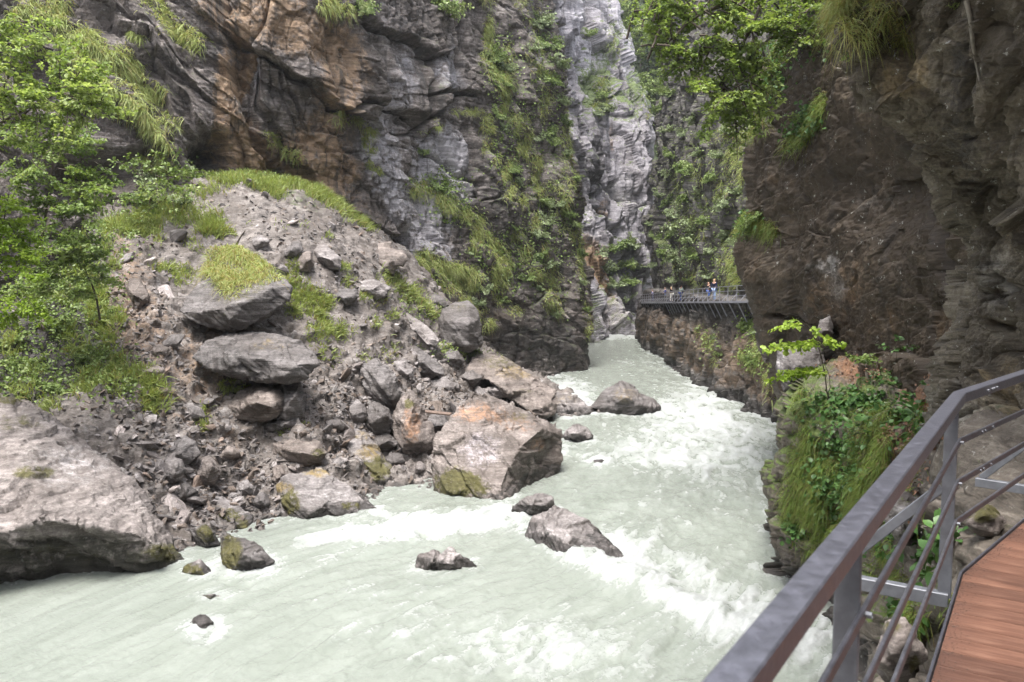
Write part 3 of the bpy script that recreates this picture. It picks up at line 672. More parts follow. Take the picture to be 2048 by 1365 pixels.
b('boulder', 'upright pointed boulder with a rust-red face beside the large slanted boulder',
  [(818, 782, 1.1), (835, 800, 1.0), (852, 828, .9), (866, 860, .8), (872, 884, .6), (858, 906, .2), (830, 920, 0), (805, 910, 0), (788, 872, .4), (784, 830, .8), (796, 803, 1.0)], [(840, 885, -.75), (815, 850, -.55), (826, 815, .2), (806, 890, -.6)], foot=(830, 920), thick=1.8, mat='rust', amp=.7,
  blobs=[('rust', 822, 850, 24, 50, .6), ('moss', 818, 808, 14, 12, .8), ('dark', 840, 905, 40, 16, .6)])
b('boulder', 'steep boulder with a big brown moss patch standing at the pool edge',
  [(646, 866, 1.6), (690, 857, 1.8), (735, 868, 1.6), (765, 900, 1.2), (787, 935, .8), (794, 965, .5), (786, 990, .2), (740, 995, 0), (710, 985, 0), (680, 945, .5), (660, 905, 1.0)], [(715, 915, -.1), (760, 950, -.4), (690, 890, .5), (735, 970, -.6)], Y=34.6, thick=2.2, mat='grey', amp=.8,
  blobs=[('moss', 735, 945, 45, 26, .9), ('moss', 765, 925, 25, 25, .5), ('ochre', 745, 905, 40, 24, .6), ('ochre', 715, 870, 40, 10, .5), ('pale', 740, 980, 40, 12, .5)])
b('boulder', 'low wedge slab sliding into the pool in front of the moss-patched boulder',
  [(550, 968, 1.0), (565, 950, 1.4), (600, 945, 1.6), (640, 936, 1.8), (665, 950, 1.7), (700, 975, 1.4), (732, 1000, 1.1), (768, 1024, .7), (720, 1052, .2), (650, 1060, 0), (590, 1055, 0), (560, 1015, .5)], [(600, 985, .1), (660, 1000, .1), (620, 1030, -.5), (575, 1000, .1)], Y=30.0, thick=2, mat='grey', amp=.9, sn=(.35, -.3, .85),
  blobs=[('moss', 580, 1005, 28, 30, .8), ('ochre', 640, 945, 40, 12, .7), ('ochre', 560, 975, 30, 14, .7), ('moss', 700, 1012, 24, 10, .7), ('pale', 650, 990, 80, 30, .4)])
b('boulder', 'flat-topped brown boulder wedged above the low wedge slab', [(545, 888, .6), (590, 877, .8), (640, 880, .8), (657, 905, .5), (642, 930, .2), (610, 938, 0), (575, 925, .1), (550, 907, .4)], [(600, 905, -.7), (635, 912, -.5), (570, 900, -.2)], foot=(610, 936), thick=1.4, mat='warm', amp=.8, blobs=[('moss', 635, 905, 20, 14, .6), ('dark', 610, 930, 40, 8, .5)], near=.2)
b('boulder', 'low mossy boulder at the waterline behind the two small mossy river stones', [(385, 1036, .7), (400, 1010, .9), (440, 994, 1.1), (480, 1010, .9), (502, 1035, .6), (505, 1075, .1), (480, 1085, 0), (445, 1072, .0), (410, 1056, .2)], [(440, 1030, -.3), (478, 1050, -.3)], Y=28.6, thick=1.4, mat='grey', amp=.9, blobs=[('moss', 440, 1035, 60, 22, .8), ('ochre', 430, 1020, 40, 12, .5), ('moss', 490, 1062, 16, 20, .6)])
b('boulder', 'dark tilted stone in the pool with yellow moss down its left side', [(442, 1062, .6), (470, 1074, .6), (520, 1094, .5), (548, 1124, .3), (532, 1150, .1), (490, 1164, 0), (455, 1152, 0), (439, 1108, .3)], [(480, 1105, -.45), (470, 1135, -.5), (515, 1122, -.3)], Y=24.4, thick=1.3, mat='dark', amp=.9, blobs=[('moss', 462, 1105, 26, 40, .95), ('pale', 515, 1115, 30, 20, .4)])
b('rock', 'small moss-capped stone barely above the water below the huge boulder', [(352, 1156), (374, 1126), (400, 1119), (418, 1136), (434, 1158), (400, 1172)], [(395, 1142, -.35), (410, 1155, -.3)], Y=24.1, thick=.8, mat='grey', amp=.7, blobs=[('moss', 385, 1140, 22, 14, 1.0), ('moss', 410, 1156, 26, 8, .9)])
b('rock', 'dark mossy stone tucked between the huge boulder and the tilted mossy one', [(384, 1056), (410, 1049), (430, 1064), (441, 1092), (415, 1110), (387, 1095)], None, Y=26.6, thick=.9, mat='dark', blobs=[('moss', 415, 1065, 24, 24, .8)])
b('rock', 'little dark stone poking from the calm pool, upper of two', [(394, 1199), (405, 1189), (430, 1187), (447, 1198), (432, 1212), (405, 1212)], [(420, 1197, -.22)], Y=22.2, thick=.5, mat='wet', blobs=[('moss', 415, 1193, 20, 8, .5)])
b('rock', 'little rounded stone half drowned in the pool, lower of two', [(378, 1256), (388, 1236), (412, 1229), (430, 1243), (424, 1270), (388, 1274)], [(402, 1250, -.25)], Y=20.35, thick=.5, mat='wet')
b('rock', 'jagged pale grey stone standing alone in mid-stream foam', [(833, 1150), (836, 1111), (864, 1099), (884, 1109), (905, 1097), (926, 1115), (960, 1133), (930, 1158), (870, 1166)], [(866, 1125, -.4), (905, 1128, -.35), (880, 1112, 0)], Y=24.5, thick=.8, mat='pale', amp=1.0, sn=(.9, -.2, .2))
b('rock', 'rounded dark rock at the tip of the large slanted boulder', [(1016, 1032), (1040, 1000), (1075, 987), (1106, 993), (1112, 1010), (1092, 1034), (1050, 1040)], [(1065, 1010, -.6), (1090, 1012, -.3)], Y=30.3, thick=1.2, mat='wet', amp=.9)
b('boulder', 'long grey wedge of rock with water sheeting over its tail', [(1054, 1082, 1.6), (1066, 1040, 2.0), (1105, 1008, 2.3), (1145, 1026, 1.8), (1195, 1064, 1.0), (1246, 1106, -.3), (1275, 1160, -2.0), (1225, 1176, -2.4), (1170, 1150, -1.6), (1130, 1132, -.6), (1088, 1120, .1)], [(1100, 1060, .5), (1135, 1085, -.3), (1190, 1112, -.8)], Y=26, thick=1.5, mat='grey', amp=.9, sn=(.6, -.3, .6))
b('boulder', 'pyramid-shaped boulder alone in the river in front of the far bend', [(1183, 815, .6), (1205, 786, 1.0), (1243, 758, 1.6), (1275, 783, 1.4), (1305, 796, 1.2), (1322, 815, .9), (1316, 838, .4), (1270, 845, 0), (1215, 832, .2)], [(1252, 795, -.6), (1285, 812, -.5), (1225, 810, 0)], Y=53.2, thick=3, mat='dark', amp=.9, sn=(-.5, -.2, .8), blobs=[('ochre', 1250, 790, 40, 24, .4), ('dark', 1300, 820, 30, 20, .4)])
b('boulder', 'blocky cube-like boulder perched on the slope against the dark cliff foot', [(876, 640, .8), (885, 620, 1.2), (910, 603, 1.8), (936, 601, 1.9), (957, 625, 1.5), (966, 650, 1.2), (963, 692, .6), (945, 705, .3), (905, 702, 0), (879, 682, .3)], [(890, 640, -.2), (938, 648, -.9), (936, 692, -.8), (897, 690, -.4), (955, 640, .4)], foot=(915, 706), thick=3, mat='dark', amp=.6, blobs=[('moss', 920, 615, 40, 14, .4), ('dark', 905, 675, 30, 24, .35)], near=.8)
b('boulder', 'long pale grey slab lying left of the cube-like boulder', [(768, 615, 2), (800, 619, 2), (842, 645, 1.2), (881, 680, .3), (876, 692, .1), (862, 706, 0), (840, 692, .3), (810, 671, .8), (786, 646, 1.5)], [(830, 662, 0), (800, 640, 1.0), (855, 690, -.5)], foot=(855, 706), thick=1.8, mat='pale', amp=.7, near=.5)
b('boulder', 'overhanging boulder capped with long yellow-green grass', [(352, 622, .2), (398, 574, 2.6), (424, 505, 5.6), (472, 490, 6.2), (530, 528, 4.6), (582, 574, 1.5), (576, 602, .9), (541, 626, .6), (511, 648, .3), (470, 666, .2), (420, 657, .1), (380, 642, 0)], [(440, 618, -.5), (500, 600, -.1), (545, 575, .6), (460, 640, -.5), (470, 560, 2.2), (400, 625, -.1), (520, 565, 1.6)], foot=(470, 690), thick=2.0, mat='dark', amp=.8, near=1.2, blobs=[('moss', 470, 560, 90, 70, .5), ('ochre', 430, 640, 40, 14, .3)])
b('boulder', 'jutting dark slab directly beneath the grass-capped boulder', [(384, 716, .2), (410, 682, 1.6), (470, 664, 2.8), (540, 664, 2.6), (590, 680, 1.8), (626, 704, .9), (640, 730, .3), (612, 757, 0), (580, 767, 0), (520, 760, 0), (470, 751, 0), (420, 736, 0)], [(470, 715, -.2), (540, 720, -.3), (600, 728, -.2), (500, 690, 1.0), (570, 750, -.6), (470, 740, -.4)], foot=(530, 790), thick=2.4, mat='dark', amp=.8, near=1.6, blobs=[('ochre', 540, 690, 70, 24, .35), ('pale', 600, 712, 30, 14, .3), ('dark', 460, 725, 90, 34, .6)])
b('boulder', 'brown boulder under the right tip of the jutting dark slab', [(453, 812), (480, 785), (520, 764), (550, 769), (569, 795), (566, 826), (540, 842), (510, 847), (470, 838)], [(510, 805, -.9), (545, 815, -.8), (490, 815, -.5)], foot=(520, 848), thick=1.6, mat='warm', amp=.8, tilt=.8, near=.4, blobs=[('pale', 500, 790, 40, 14, .3)])
b('boulder', 'shaded block wedged between the brown boulder and the jutting slab', [(562, 772), (600, 762), (612, 790), (607, 832), (572, 856), (552, 842)], None, foot=(580, 856), thick=1.2, mat='dark', amp=.8, tilt=.5, near=.1)
b('rock', 'thin dark splinter below the brown boulder', [(520, 852), (560, 838), (606, 832), (596, 850), (560, 866), (530, 868)], None, foot=(560, 868), thick=.8, mat='dark', tilt=.7)
b('boulder', 'dark rough-ended block in the middle of the slope above the rust-faced boulder', [(720, 728, 1.6), (752, 720, 1.6), (790, 750, .9), (802, 790, .4), (786, 822, 0), (760, 817, 0), (735, 790, .5), (724, 760, 1)], [(765, 775, -.8), (785, 800, -.7), (745, 750, 0)], foot=(775, 824), thick=1.6, mat='dark', amp=1.0, near=.3)
b('boulder', 'sharp fin of dark schist below the long pale slab', [(810, 712), (830, 694), (856, 704), (887, 735), (890, 752), (865, 757), (835, 751), (816, 732)], [(845, 725, -.7), (870, 745, -.6)], foot=(855, 757), thick=1.2, mat='dark', tilt=1.0, near=.2)
b('boulder', 'light block leaning between the dark rough block and the schist fin', [(785, 725), (808, 718), (828, 740), (830, 765), (812, 778), (795, 760)], None, foot=(815, 778), thick=1.1, mat='grey', tilt=1.0, near=.2)
b('boulder', 'great sloping outcrop slab that runs down to the river above the pyramid boulder', [(930, 745, 2.5), (955, 700, 6), (1012, 718, 6.2), (1053, 745, 5.6), (1110, 783, 3.4), (1120, 808, 2.4), (1096, 838, .3), (1060, 822, .1), (1019, 798, .3), (978, 762, 1.2)], [(1000, 745, 2.4), (1060, 780, 1.6), (1085, 815, .1), (1020, 785, 0), (1100, 805, 1.2)], Y=49.5, thick=3, mat='warm', amp=1.2, blobs=[('moss', 1000, 725, 60, 20, .5), ('ochre', 1030, 745, 60, 20, .5), ('moss', 1045, 785, 40, 14, .4), ('dark', 1085, 830, 40, 14, .5)])
b('boulder', 'low ragged ledge stepping into the current beyond the outcrop slab', [(1104, 782, 1.5), (1155, 795, 1.6), (1192, 826, .6), (1176, 846, 0), (1108, 846, 0)], [(1140, 815, -.2), (1160, 830, -.4)], Y=53, thick=2, mat='grey', amp=1.2, blobs=[('ochre', 1130, 800, 40, 16, .4)])
b('boulder', 'smooth pale slab resting above the large slanted boulder', auto_outline(960, 768, 1028, 800, 4), None, foot=(990, 802), thick=1.2, mat='pale', tilt=.8, near=.2)
b('boulder', 'broad flat slab sticking out at the top of the bare slope beside the grassy crest', [(668, 490, 1.5), (715, 481, 2.4), (780, 488, 2.2), (811, 508, 1.2), (811, 521, .9), (784, 548, 0), (763, 544, .2), (729, 521, .8), (690, 507, 1.4)], [(740, 502, .6), (785, 520, -.1), (770, 535, -.5)], foot=(775, 552), thick=1.6, mat='warm', amp=.9, near=.9, blobs=[('dark', 700, 505, 40, 10, .4)])
b('boulder', 'bluish pale slab lying left of the broad flat slab', [(623, 495), (650, 487), (684, 519), (681, 538), (660, 537), (630, 517)], None, foot=(665, 540), thick=1, mat='pale', tilt=1.1, near=.2)
b('boulder', 'square pinkish block beside the bluish pale slab', [(594, 522), (604, 505), (622, 503), (630, 530), (618, 543), (600, 541)], None, foot=(612, 544), thick=1, mat='warm', tilt=.8, near=.2)
b('boulder', 'dark flaky slab higher up beside the square pinkish block', [(566, 505), (585, 484), (604, 482), (607, 500), (592, 515), (572, 514)], None, foot=(588, 516), thick=1, mat='dark', tilt=1, near=.2)
b('boulder', 'black knob of rock at the right end of the grass-capped boulder', [(550, 572), (572, 562), (586, 574), (582, 592), (562, 606), (551, 598)], None, foot=(565, 640), thick=1, mat='dark', tilt=.5, near=.6)
b('boulder', 'reddish-brown block with a flat dark face on the left side of the scree', [(251, 572, .8), (262, 558, 1), (280, 560, 1), (298, 590, .4), (297, 603, .2), (275, 616, 0), (261, 602, .2)], [(268, 590, -.3), (286, 600, -.4)], foot=(277, 617), thick=1.2, mat='warm', near=.2, blobs=[('dark', 276, 600, 18, 14, .4)])
b('rock', 'flat orange-brown slab left of the reddish-brown block', auto_outline(221, 576, 252, 597, 8), None, foot=(238, 598), thick=.7, mat='rust', tilt=1.2, rust=.4)
b('rock', 'pinkish slab below the reddish-brown block', auto_outline(284, 632, 324, 661, 9), None, foot=(305, 662), thick=.8, mat='warm', tilt=1.1)
for bb, m, lab in [((324, 909, 371, 968), 'grey', 'angular grey block in the rubble beside the huge boulder'), ((386, 912, 442, 972), 'rust', 'squarish reddish block in the middle of the rubble'), ((331, 872, 401, 929), 'dark', 'long dark mossy slab lying on top of the rubble heap'),
                   ((543, 930, 583, 972), 'warm', 'round brown stone at the left end of the low wedge slab'), ((582, 920, 612, 955), 'pale', 'whitish stone on the top corner of the low wedge slab'), ((828, 922, 852, 950), 'pale', 'white pointed stone in the gap left of the large slanted boulder'),
                   ((840, 914, 870, 934), 'warm', 'tan rounded stone behind the white pointed stone'), ((742, 866, 795, 902), 'dark', 'cracked dark stone above the moss-patched boulder'), ((769, 904, 812, 938), 'dark', 'dark flat stone between the moss-patched and rust-faced boulders'),
                   ((842, 822, 900, 868), 'dark', 'shadowed square block under the old board'), ((855, 754, 914, 788), 'grey', 'pair-sized grey hump right of the dark rough block'), ((1126, 848, 1186, 890), 'grey', 'low broken rock awash right of the large slanted boulder'),
                   ((470, 960, 512, 1000), 'grey', 'grey block at the water end of the rubble'), ((345, 965, 392, 1003), 'dark', 'dark stone low in the rubble by the huge boulder'), ((505, 985, 540, 1020), 'dark', 'dark stone next to the low wedge slab'),
                   ((640, 835, 690, 866), 'grey', 'grey stone above the moss-patched boulder'), ((690, 800, 735, 850), 'grey', 'leaning grey slab upslope of the moss-patched boulder'), ((440, 890, 480, 925), 'warm', 'tan block in the rubble below the brown boulder'),
                   ((880, 700, 930, 740), 'dark', 'dark hump just under the cube-like boulder'), ((915, 740, 965, 775), 'grey', 'grey lump at the upper end of the outcrop slab'), ((660, 575, 720, 612), 'dark', 'ribbed dark slab set in the bare slope'), ((300, 690, 345, 720), 'warm', 'brown slab in the scree gully'), ((270, 730, 330, 760), 'warm', 'flat tan slab low in the scree gully'),
                   ((700, 560, 780, 600), 'grey', 'low bluish ledge on the upper right of the bare slope'), ((500, 470, 540, 500), 'grey', 'grey slab near the top of the grassy overhang'), ((850, 590, 900, 625), 'dark', 'dark ledge under the cliff beside the cube-like boulder'), ((1185, 918, 1212, 934), 'wet', 'small stone awash in the main current'), ((727, 806, 788, 875), 'dark', 'dark pointed slab leaning left of the rust-faced boulder')]:
    wet_ = bb[1] > 840 and bb[0] > 1100
    Yk = onz((bb[0]+bb[2])/2, bb[3]-6, 0)[1] if wet_ else None
    b('rock', lab, auto_outline(*bb, seed=bb[0]*7 + bb[1]), None, foot=((bb[0]+bb[2])/2, bb[3]), Y=Yk, thick=(bb[2]-bb[0])/42, mat=m, tilt=.7, blobs=[('moss', bb[0], bb[1], 30, 20, .5)] if 'mossy' in lab else None, near=0.05)
b('boulder', 'dark square rock block at the outer lip of the ledge under the dark wall', [(1553, 735, .8), (1560, 700, 1.2), (1590, 683, 1.6), (1635, 690, 1.6), (1650, 725, 1.2), (1640, 775, .5), (1600, 800, 0), (1565, 785, .2)], [(1595, 730, -.4), (1620, 745, -.2), (1580, 765, -.3)], Y=27.5, thick=3, mat='dark', amp=.7, wetline=False, blobs=[('dark', 1600, 755, 60, 30, .7), ('pale', 1560, 720, 14, 30, .5)])
b('boulder', 'pinkish tan rock knob between the catwalk wall and the dark wall', [(1512, 690, 1), (1522, 655, 1.5), (1548, 640, 1.8), (1575, 655, 1.8), (1580, 700, 1.2), (1560, 730, .4), (1530, 725, .3)], [(1540, 685, -.5), (1558, 695, -.4)], Y=37, thick=4, mat='rust', amp=.9, wetline=False, rust=.2, blobs=[('moss', 1545, 650, 30, 14, .4), ('ochre', 1550, 700, 30, 30, .4)])
b('rock', 'pale upright stone leaning on the dark wall behind the sapling', [(1632, 660), (1640, 640), (1660, 632), (1668, 655), (1662, 680), (1640, 684)], None, Y=29.5, thick=1.2, mat='grey', amp=.6, wetline=False)
b('rock', 'whitish knobbly lichened rock seen through the railing', auto_outline(1770, 985, 1850, 1090, 31), None, Y=12.6, thick=1.6, mat='pale', amp=1.2, wetline=False, blobs=[('moss', 1800, 1000, 30, 16, .5), ('pale', 1810, 1040, 40, 40, .6)])
b('rock', 'mossy stone beside the walkway past the bend', auto_outline(1935, 1010, 2010, 1075, 32), None, Y=7.6, thick=.8, mat='warm', amp=1.0, wetline=False, blobs=[('moss', 1965, 1025, 40, 24, .9)])
b('rock', 'reddish rock under the edge of the walkway', auto_outline(1750, 1240, 1850, 1370, 33), None, Y=7.8, thick=1.0, mat='rust', amp=1.0, wetline=False, blobs=[('moss', 1780, 1260, 30, 20, .7), ('moss', 1830, 1330, 16, 30, .6)])
finish_boulders()

# ---- loose stones
def stone_mesh(k, slab):
    r = np.random.default_rng(100+k); bm = bmesh.new()
    for _ in range(15):
        v = r.normal(size=3); v /= np.linalg.norm(v); v *= np.array((1, r.uniform(.6, .95), slab)); bm.verts.new(Vector(v*r.uniform(.85, 1.1)))
    res = bmesh.ops.convex_hull(bm, input=bm.verts); bmesh.ops.delete(bm, geom=[g for g in res['geom_interior'] if isinstance(g, bmesh.types.BMVert)], context='VERTS')
    bmesh.ops.bevel(bm, geom=bm.edges[:], offset=.06, segments=1, affect='EDGES', profile=.5)
    bmesh.ops.triangulate(bm, faces=bm.faces[:]); bmesh.ops.subdivide_edges(bm, edges=[e for e in bm.edges if e.calc_length() > .35], cuts=1); bmesh.ops.triangulate(bm, faces=bm.faces[:])
    V = np.array([v.co[:] for v in bm.verts]); V += 0.07*np.stack([fbm(V*1.8 + 11*k + 5*j, 3) for j in range(3)], -1)
    F = np.array([[v.index for v in f.verts] for f in bm.faces]); bm.free()
    return V, F
STONES = [stone_mesh(k, (.5, .35, .65, .28, .75)[k % 5]) for k in range(14)]
smats = [bould('loose grey stone', 1.0, scale=3.0, rnd=.35, speck=.1), bould('loose brown stone', .8, warm=.14, scale=3.0, rnd=.35, speck=.1), bould('loose pale stone', 1.5, scale=3.0, rnd=.3, speck=.1)]
smesh = [[mesh_np('stone', V, F, m, False, None, link=False) for (V, F) in STONES] for m in smats]
def pick_scree(n, r):
    s = SURF['scree']; x, y = s['px'], s['py']
    heap = 2.2*blob(x, y, 430, 960, 140, 110, 20) + 1.5*blob(x, y, 700, 850, 120, 110) + 1.2*blob(x, y, 820, 780, 100, 90) + 1.0*blob(x, y, 300, 800, 90, 120, -20) + .9*blob(x, y, 290, 640, 70, 140, -10) + .7*blob(x, y, 660, 520, 150, 90, 30) + .2*blob(x, y, 560, 420, 120, 50, 15) + .8*blob(x, y, 950, 830, 140, 50, 10) + .5*blob(x, y, 600, 800, 100, 80) + .25
    w = heap*(s['P'][:, 2] > .05)*(x > -60)*(x < 1120)/np.maximum((s['P'][:, 1]/35)**2, .3)*(1 - .8*np.clip(s['A']['moss'], 0, 1))
    return r.choice(len(x), n, p=w/w.sum())
r = np.random.default_rng(77)
idx = pick_scree(300, r)
for c, i in enumerate(idx):
    p = SURF['scree']['P'][i]; sc = float(np.clip(r.lognormal(-1.35, .42), .12, .62))
    mi = int(r.choice(3, p=(.5, .3, .2))); o = bpy.data.objects.new('stone', smesh[mi][int(r.integers(14))]); COL.objects.link(o)
    o.location = p + np.array((0, 0, sc*.12)); o.scale = (sc*r.uniform(.9, 1.5), sc, sc*r.uniform(.8, 1.1)); o.rotation_euler = (r.normal(0, .5), r.normal(.35, .45), r.uniform(0, 6.28))
    tag(o, 'loose broken stone lying in the rubble between the boulders of the slope', 'stone', 'loose stones on the rubble slope')
def chip(k):
    r = np.random.default_rng(300+k); bm = bmesh.new()
    for _ in range(9):
        v = r.normal(size=3); v /= np.linalg.norm(v); v *= np.array((1, r.uniform(.5, .95), r.uniform(.25, .7)))*r.uniform(.8, 1.1); bm.verts.new(Vector(v))
    res = bmesh.ops.convex_hull(bm, input=bm.verts); bmesh.ops.delete(bm, geom=[g for g in res['geom_interior'] if isinstance(g, bmesh.types.BMVert)], context='VERTS'); bm.verts.ensure_lookup_table(); bm.verts.index_update()
    V = np.array([v.co[:] for v in bm.verts]); F = np.array([[v.index for v in f.verts] for f in bm.faces if len(f.verts) == 3]); bm.free(); return V, F
CHIPS = [chip(k) for k in range(24)]
def merged(name, n, lo, hi, mat, r, pick):
    VV, FF, k = [], [], 0
    for i in pick(n, r):
        V, F = CHIPS[int(r.integers(24))]; sc = lo*(hi/lo)**(r.random()**2.0)
        e = Matrix.Rotation(r.uniform(0, 6.28), 3, 'Z') @ Matrix.Rotation(r.normal(.3, .5), 3, 'Y') @ Matrix.Rotation(r.normal(0, .5), 3, 'X')
        v = (V*np.array((r.uniform(.9, 1.5), 1, r.uniform(.8, 1.2)))*sc)@np.array(e).T + SURF['scree']['P'][i] - (0, 0, sc*.12)
        VV.append(v); FF.append(F + k); k += len(v)
    return tag(mesh_np(name, np.concatenate(VV), np.concatenate(FF), mat, False), None, None, None, 'stuff')
for j, (m, n) in enumerate(zip(smats, (9000, 6000, 4000))): merged('scree_rubble', n, .045, .26, m, np.random.default_rng(5+j), pick_scree)
# ================================================================ river
cl = [onz(1235, 676, 0)*1.25, onz(1235, 679, 0), onz(1270, 720, 0), onz(1330, 780, 0), onz(1350, 860, 0), onz(1300, 980, 0), onz(1180, 1130, 0), onz(860, 1300, 0), np.array((-5.5, 11, 0)), np.array((-14, 4, 0)), np.array((-30, -8, 0))]
cl = catmull(np.array(cl), [10]*(len(cl)-1), 0)
sl = np.r_[0, np.cumsum(np.linalg.norm(np.diff(cl, axis=0), axis=1))]
def flow(x, y):
    best = np.full(len(x), 1e9); S = np.zeros(len(x)); Nn = np.zeros(len(x))
    for i in range(len(cl)-1):
        a, b = cl[i, :2], cl[i+1, :2]; dx, dy = b-a; L = dx*dx+dy*dy
        t = ((x-a[0])*dx + (y-a[1])*dy)/L
        if i: t = np.maximum(t, 0)
        if i < len(cl)-2: t = np.minimum(t, 1)
        ex, ey = x-a[0]-t*dx, y-a[1]-t*dy; d = np.hypot(ex, ey); m = d < best
        best[m] = d[m]; S[m] = (sl[i] + t*(sl[i+1]-sl[i]))[m]; Nn[m] = (np.sign(ex*dy - ey*dx)*d)[m]
    return S, Nn
nY, nU = 860, 760
ry = 3.0*(150/3.0)**np.linspace(0, 1, nY); uu = np.linspace(-1.25, 1.0, nU)
YY, UU = np.meshgrid(ry, uu, indexing='ij')
X = (UU*np.maximum(YY, 14)).ravel(); Y = YY.ravel()
P = np.stack([X, Y, 0*X], -1); wx, wy = proj(P)
S, Nn = flow(X, Y)
B = lambda *a: blob(wx, wy, *a)
# how rough the current is
T = .66*B(1400, 850, 190, 85, 18) + .55*B(1440, 960, 150, 110, 20) + .4*B(1300, 900, 130, 60) + .9*B(1400, 1190, 260, 55, 28) + .7*B(1560, 1270, 190, 90, 20) + .95*B(920, 1052, 190, 26, -4) + .5*B(760, 1060, 130, 40, -8) \
  + .75*B(1140, 800, 70, 40, 10) + .5*B(1150, 765, 60, 18, 12) + .55*B(1000, 1290, 300, 80, 8) + .35*B(700, 1160, 180, 90) + .6*B(395, 1270, 70, 30, -10) + .35*B(480, 1140, 70, 50) + .4*B(1400, 800, 60, 25, 20) + 1.0*B(1235, 678, 60, 5) + .35*B(1300, 720, 90, 30) + .4*B(1200, 905, 100, 40) + .45*B(1250, 1290, 300, 90) + .5*B(1320, 1080, 160, 60, 30)
T = np.clip(T, 0, 1.0); T = T + 0.10 - .10*B(120, 1270, 300, 110)
q = np.stack([S*0.22, Nn*0.75, 0*S], -1)
w3 = np.stack([fbm(q*1.2 + 3, 3), fbm(q*1.2 + 40, 3), 0*S], -1)
st1 = fbm(q*1.5 + 1.2*w3, 5, 0.62)             # long streaks along the current
st2 = fbm(np.stack([S*0.9, Nn*2.2, 0*S + 7], -1) + .8*w3, 5, 0.65)
lump = ridged(np.stack([S*0.55, Nn*0.8, 0*S], -1) + .7*w3, 5, 0.6)
far = np.clip(Y/40, .5, 2)
Z = T*(0.26*fbm(np.stack([S*.35, Nn*.5, 0*S + 2], -1) + .5*w3, 4) + 0.06*(lump - .5)) + 0.035*st2 + 0.012*st1 + (0.05 + .12*T)*(st2*.6)
# standing wave trains and the step below the rocks
def ridge_line(pts, h, w, dn=None):
    d, s = seg_dist(wx, wy, pts); return h*np.exp(-(d/w)**2)
Z += ridge_line([(1010, 1010), (930, 1030), (800, 1045)], .12, 24) + ridge_line([(1150, 1110), (1240, 1150), (1330, 1190), (1440, 1240)], .30, 26) + ridge_line([(1440, 1240), (1560, 1300)], .22, 30) + ridge_line([(1330, 800), (1420, 830), (1500, 850)], .2, 14) + ridge_line([(1180, 677), (1290, 680)], .55, 3)
edge = np.clip(Z*1.8, 0, 1)
foam = np.clip(T*1.0*sm(.5*st1 + .5*st2 + .3*(lump-.45) + .5*T - .1, -.05, .85) + .35*sm(st1*.6 + st2*.6, .12, .75)*sm(T, .0, .5), 0, 1)
foam += .9*np.clip(ridge_line([(1130, 1115), (1215, 1150), (1290, 1185), (1400, 1225), (1480, 1265), (1600, 1310)], 1, 20)*(.7 + st2), 0, 1) + .9*np.clip(ridge_line([(1020, 1018), (940, 1040), (830, 1058), (700, 1066), (600, 1085)], 1, 16)*(.8 + st2), 0, 1) + .8*np.clip(ridge_line([(1130, 790), (1180, 812)], 1, 12)*(.8+st2), 0, 1) + .8*np.clip(ridge_line([(1320, 815), (1420, 838), (1540, 868)], 1, 14)*(.7+st2), 0, 1)
foam += ridge_line([(360, 1265), (420, 1275), (440, 1262)], .75, 14)*(.6+st2) + ridge_line([(380, 1160), (480, 1150), (560, 1140)], .35, 12)*(.6+st2)
fleck = np.clip(sm(st2 + .4*st1, .25, .8)*.8, 0, 1)
# foam collars where rock meets the current
from mathutils.kdtree import KDTree
wp = [v for v in WLINE]
for nme in ('scree', 'left_cliff', 'catwalk_cliff', 'mossy_ledge', 'far_cliff'):
    sP = SURF[nme]['P']; m = (np.abs(sP[:, 2]) < .12)*(SURF[nme]['px'] > -300)*(SURF[nme]['px'] < 2300); wp += list(sP[m][::2])
kd = KDTree(len(wp))
for i_, v_ in enumerate(wp): kd.insert((float(v_[0]), float(v_[1]), 0), i_)
kd.balance()
inw = np.nonzero((wx > -150)*(wx < 2150)*(wy < 1500))[0]
dist = np.full(len(X), 9.0); vec = np.zeros((len(X), 2))
for i_ in inw:
    c_, k_, d_ = kd.find((X[i_], Y[i_], 0)); dist[i_] = d_
ed = np.exp(-(dist/.34)**2)*(.30 + .85*np.clip(T, 0, 1)) + .35*np.exp(-(dist/1.0)**2)*np.clip(T, 0, 1)
foam = foam + ed*np.clip(.75 + 1.3*st2, 0, 1.6)
Z = Z + .06*np.exp(-(dist/.5)**2)*np.clip(T, 0, 1)*(1 + st2)
t = NT('glacial river water')
tc = t.n('ShaderNodeTexCoord').outputs['Object']
fo = t.attr('foam'); fl = t.attr('fleck')
ms = t.attr('along'); mn = t.attr('across')
cv = t.n('ShaderNodeCombineXYZ'); t.l(ms, cv.inputs[0]); t.l(mn, cv.inputs[1])
n1 = t.noise(t.mapping(cv.outputs[0], scale=(1.5, 4.2, 1)), 1.0, 9, 0.72, 0.9)
n2 = t.noise(t.mapping(tc, scale=(1, 1, 1)), 7.0, 8, 0.75, 0.4)
n3 = t.noise(t.mapping(cv.outputs[0], scale=(0.35, 1.4, 1)), 1.0, 6, 0.6, 0.8)
br = t.math('ADD', t.math('MULTIPLY', n1, 0.55), t.math('MULTIPLY', n2, 0.45))
f = t.math('ADD', t.math('MULTIPLY', fo, 1.0), t.math('MULTIPLY', t.math('SUBTRACT', br, 0.5), 1.9))
f = t.math('ADD', f, t.math('MULTIPLY', fl, 0.26))
f = t.sstep(f, 0.02, 1.2)
base = t.ramp(n3, [(0.3, (0.182, 0.201, 0.173)), (0.7, (0.238, 0.258, 0.228))])
fcol = t.ramp(br, [(0.36, (0.25, 0.265, 0.25)), (0.5, (0.325, 0.337, 0.33)), (0.62, (0.39, 0.398, 0.395))])
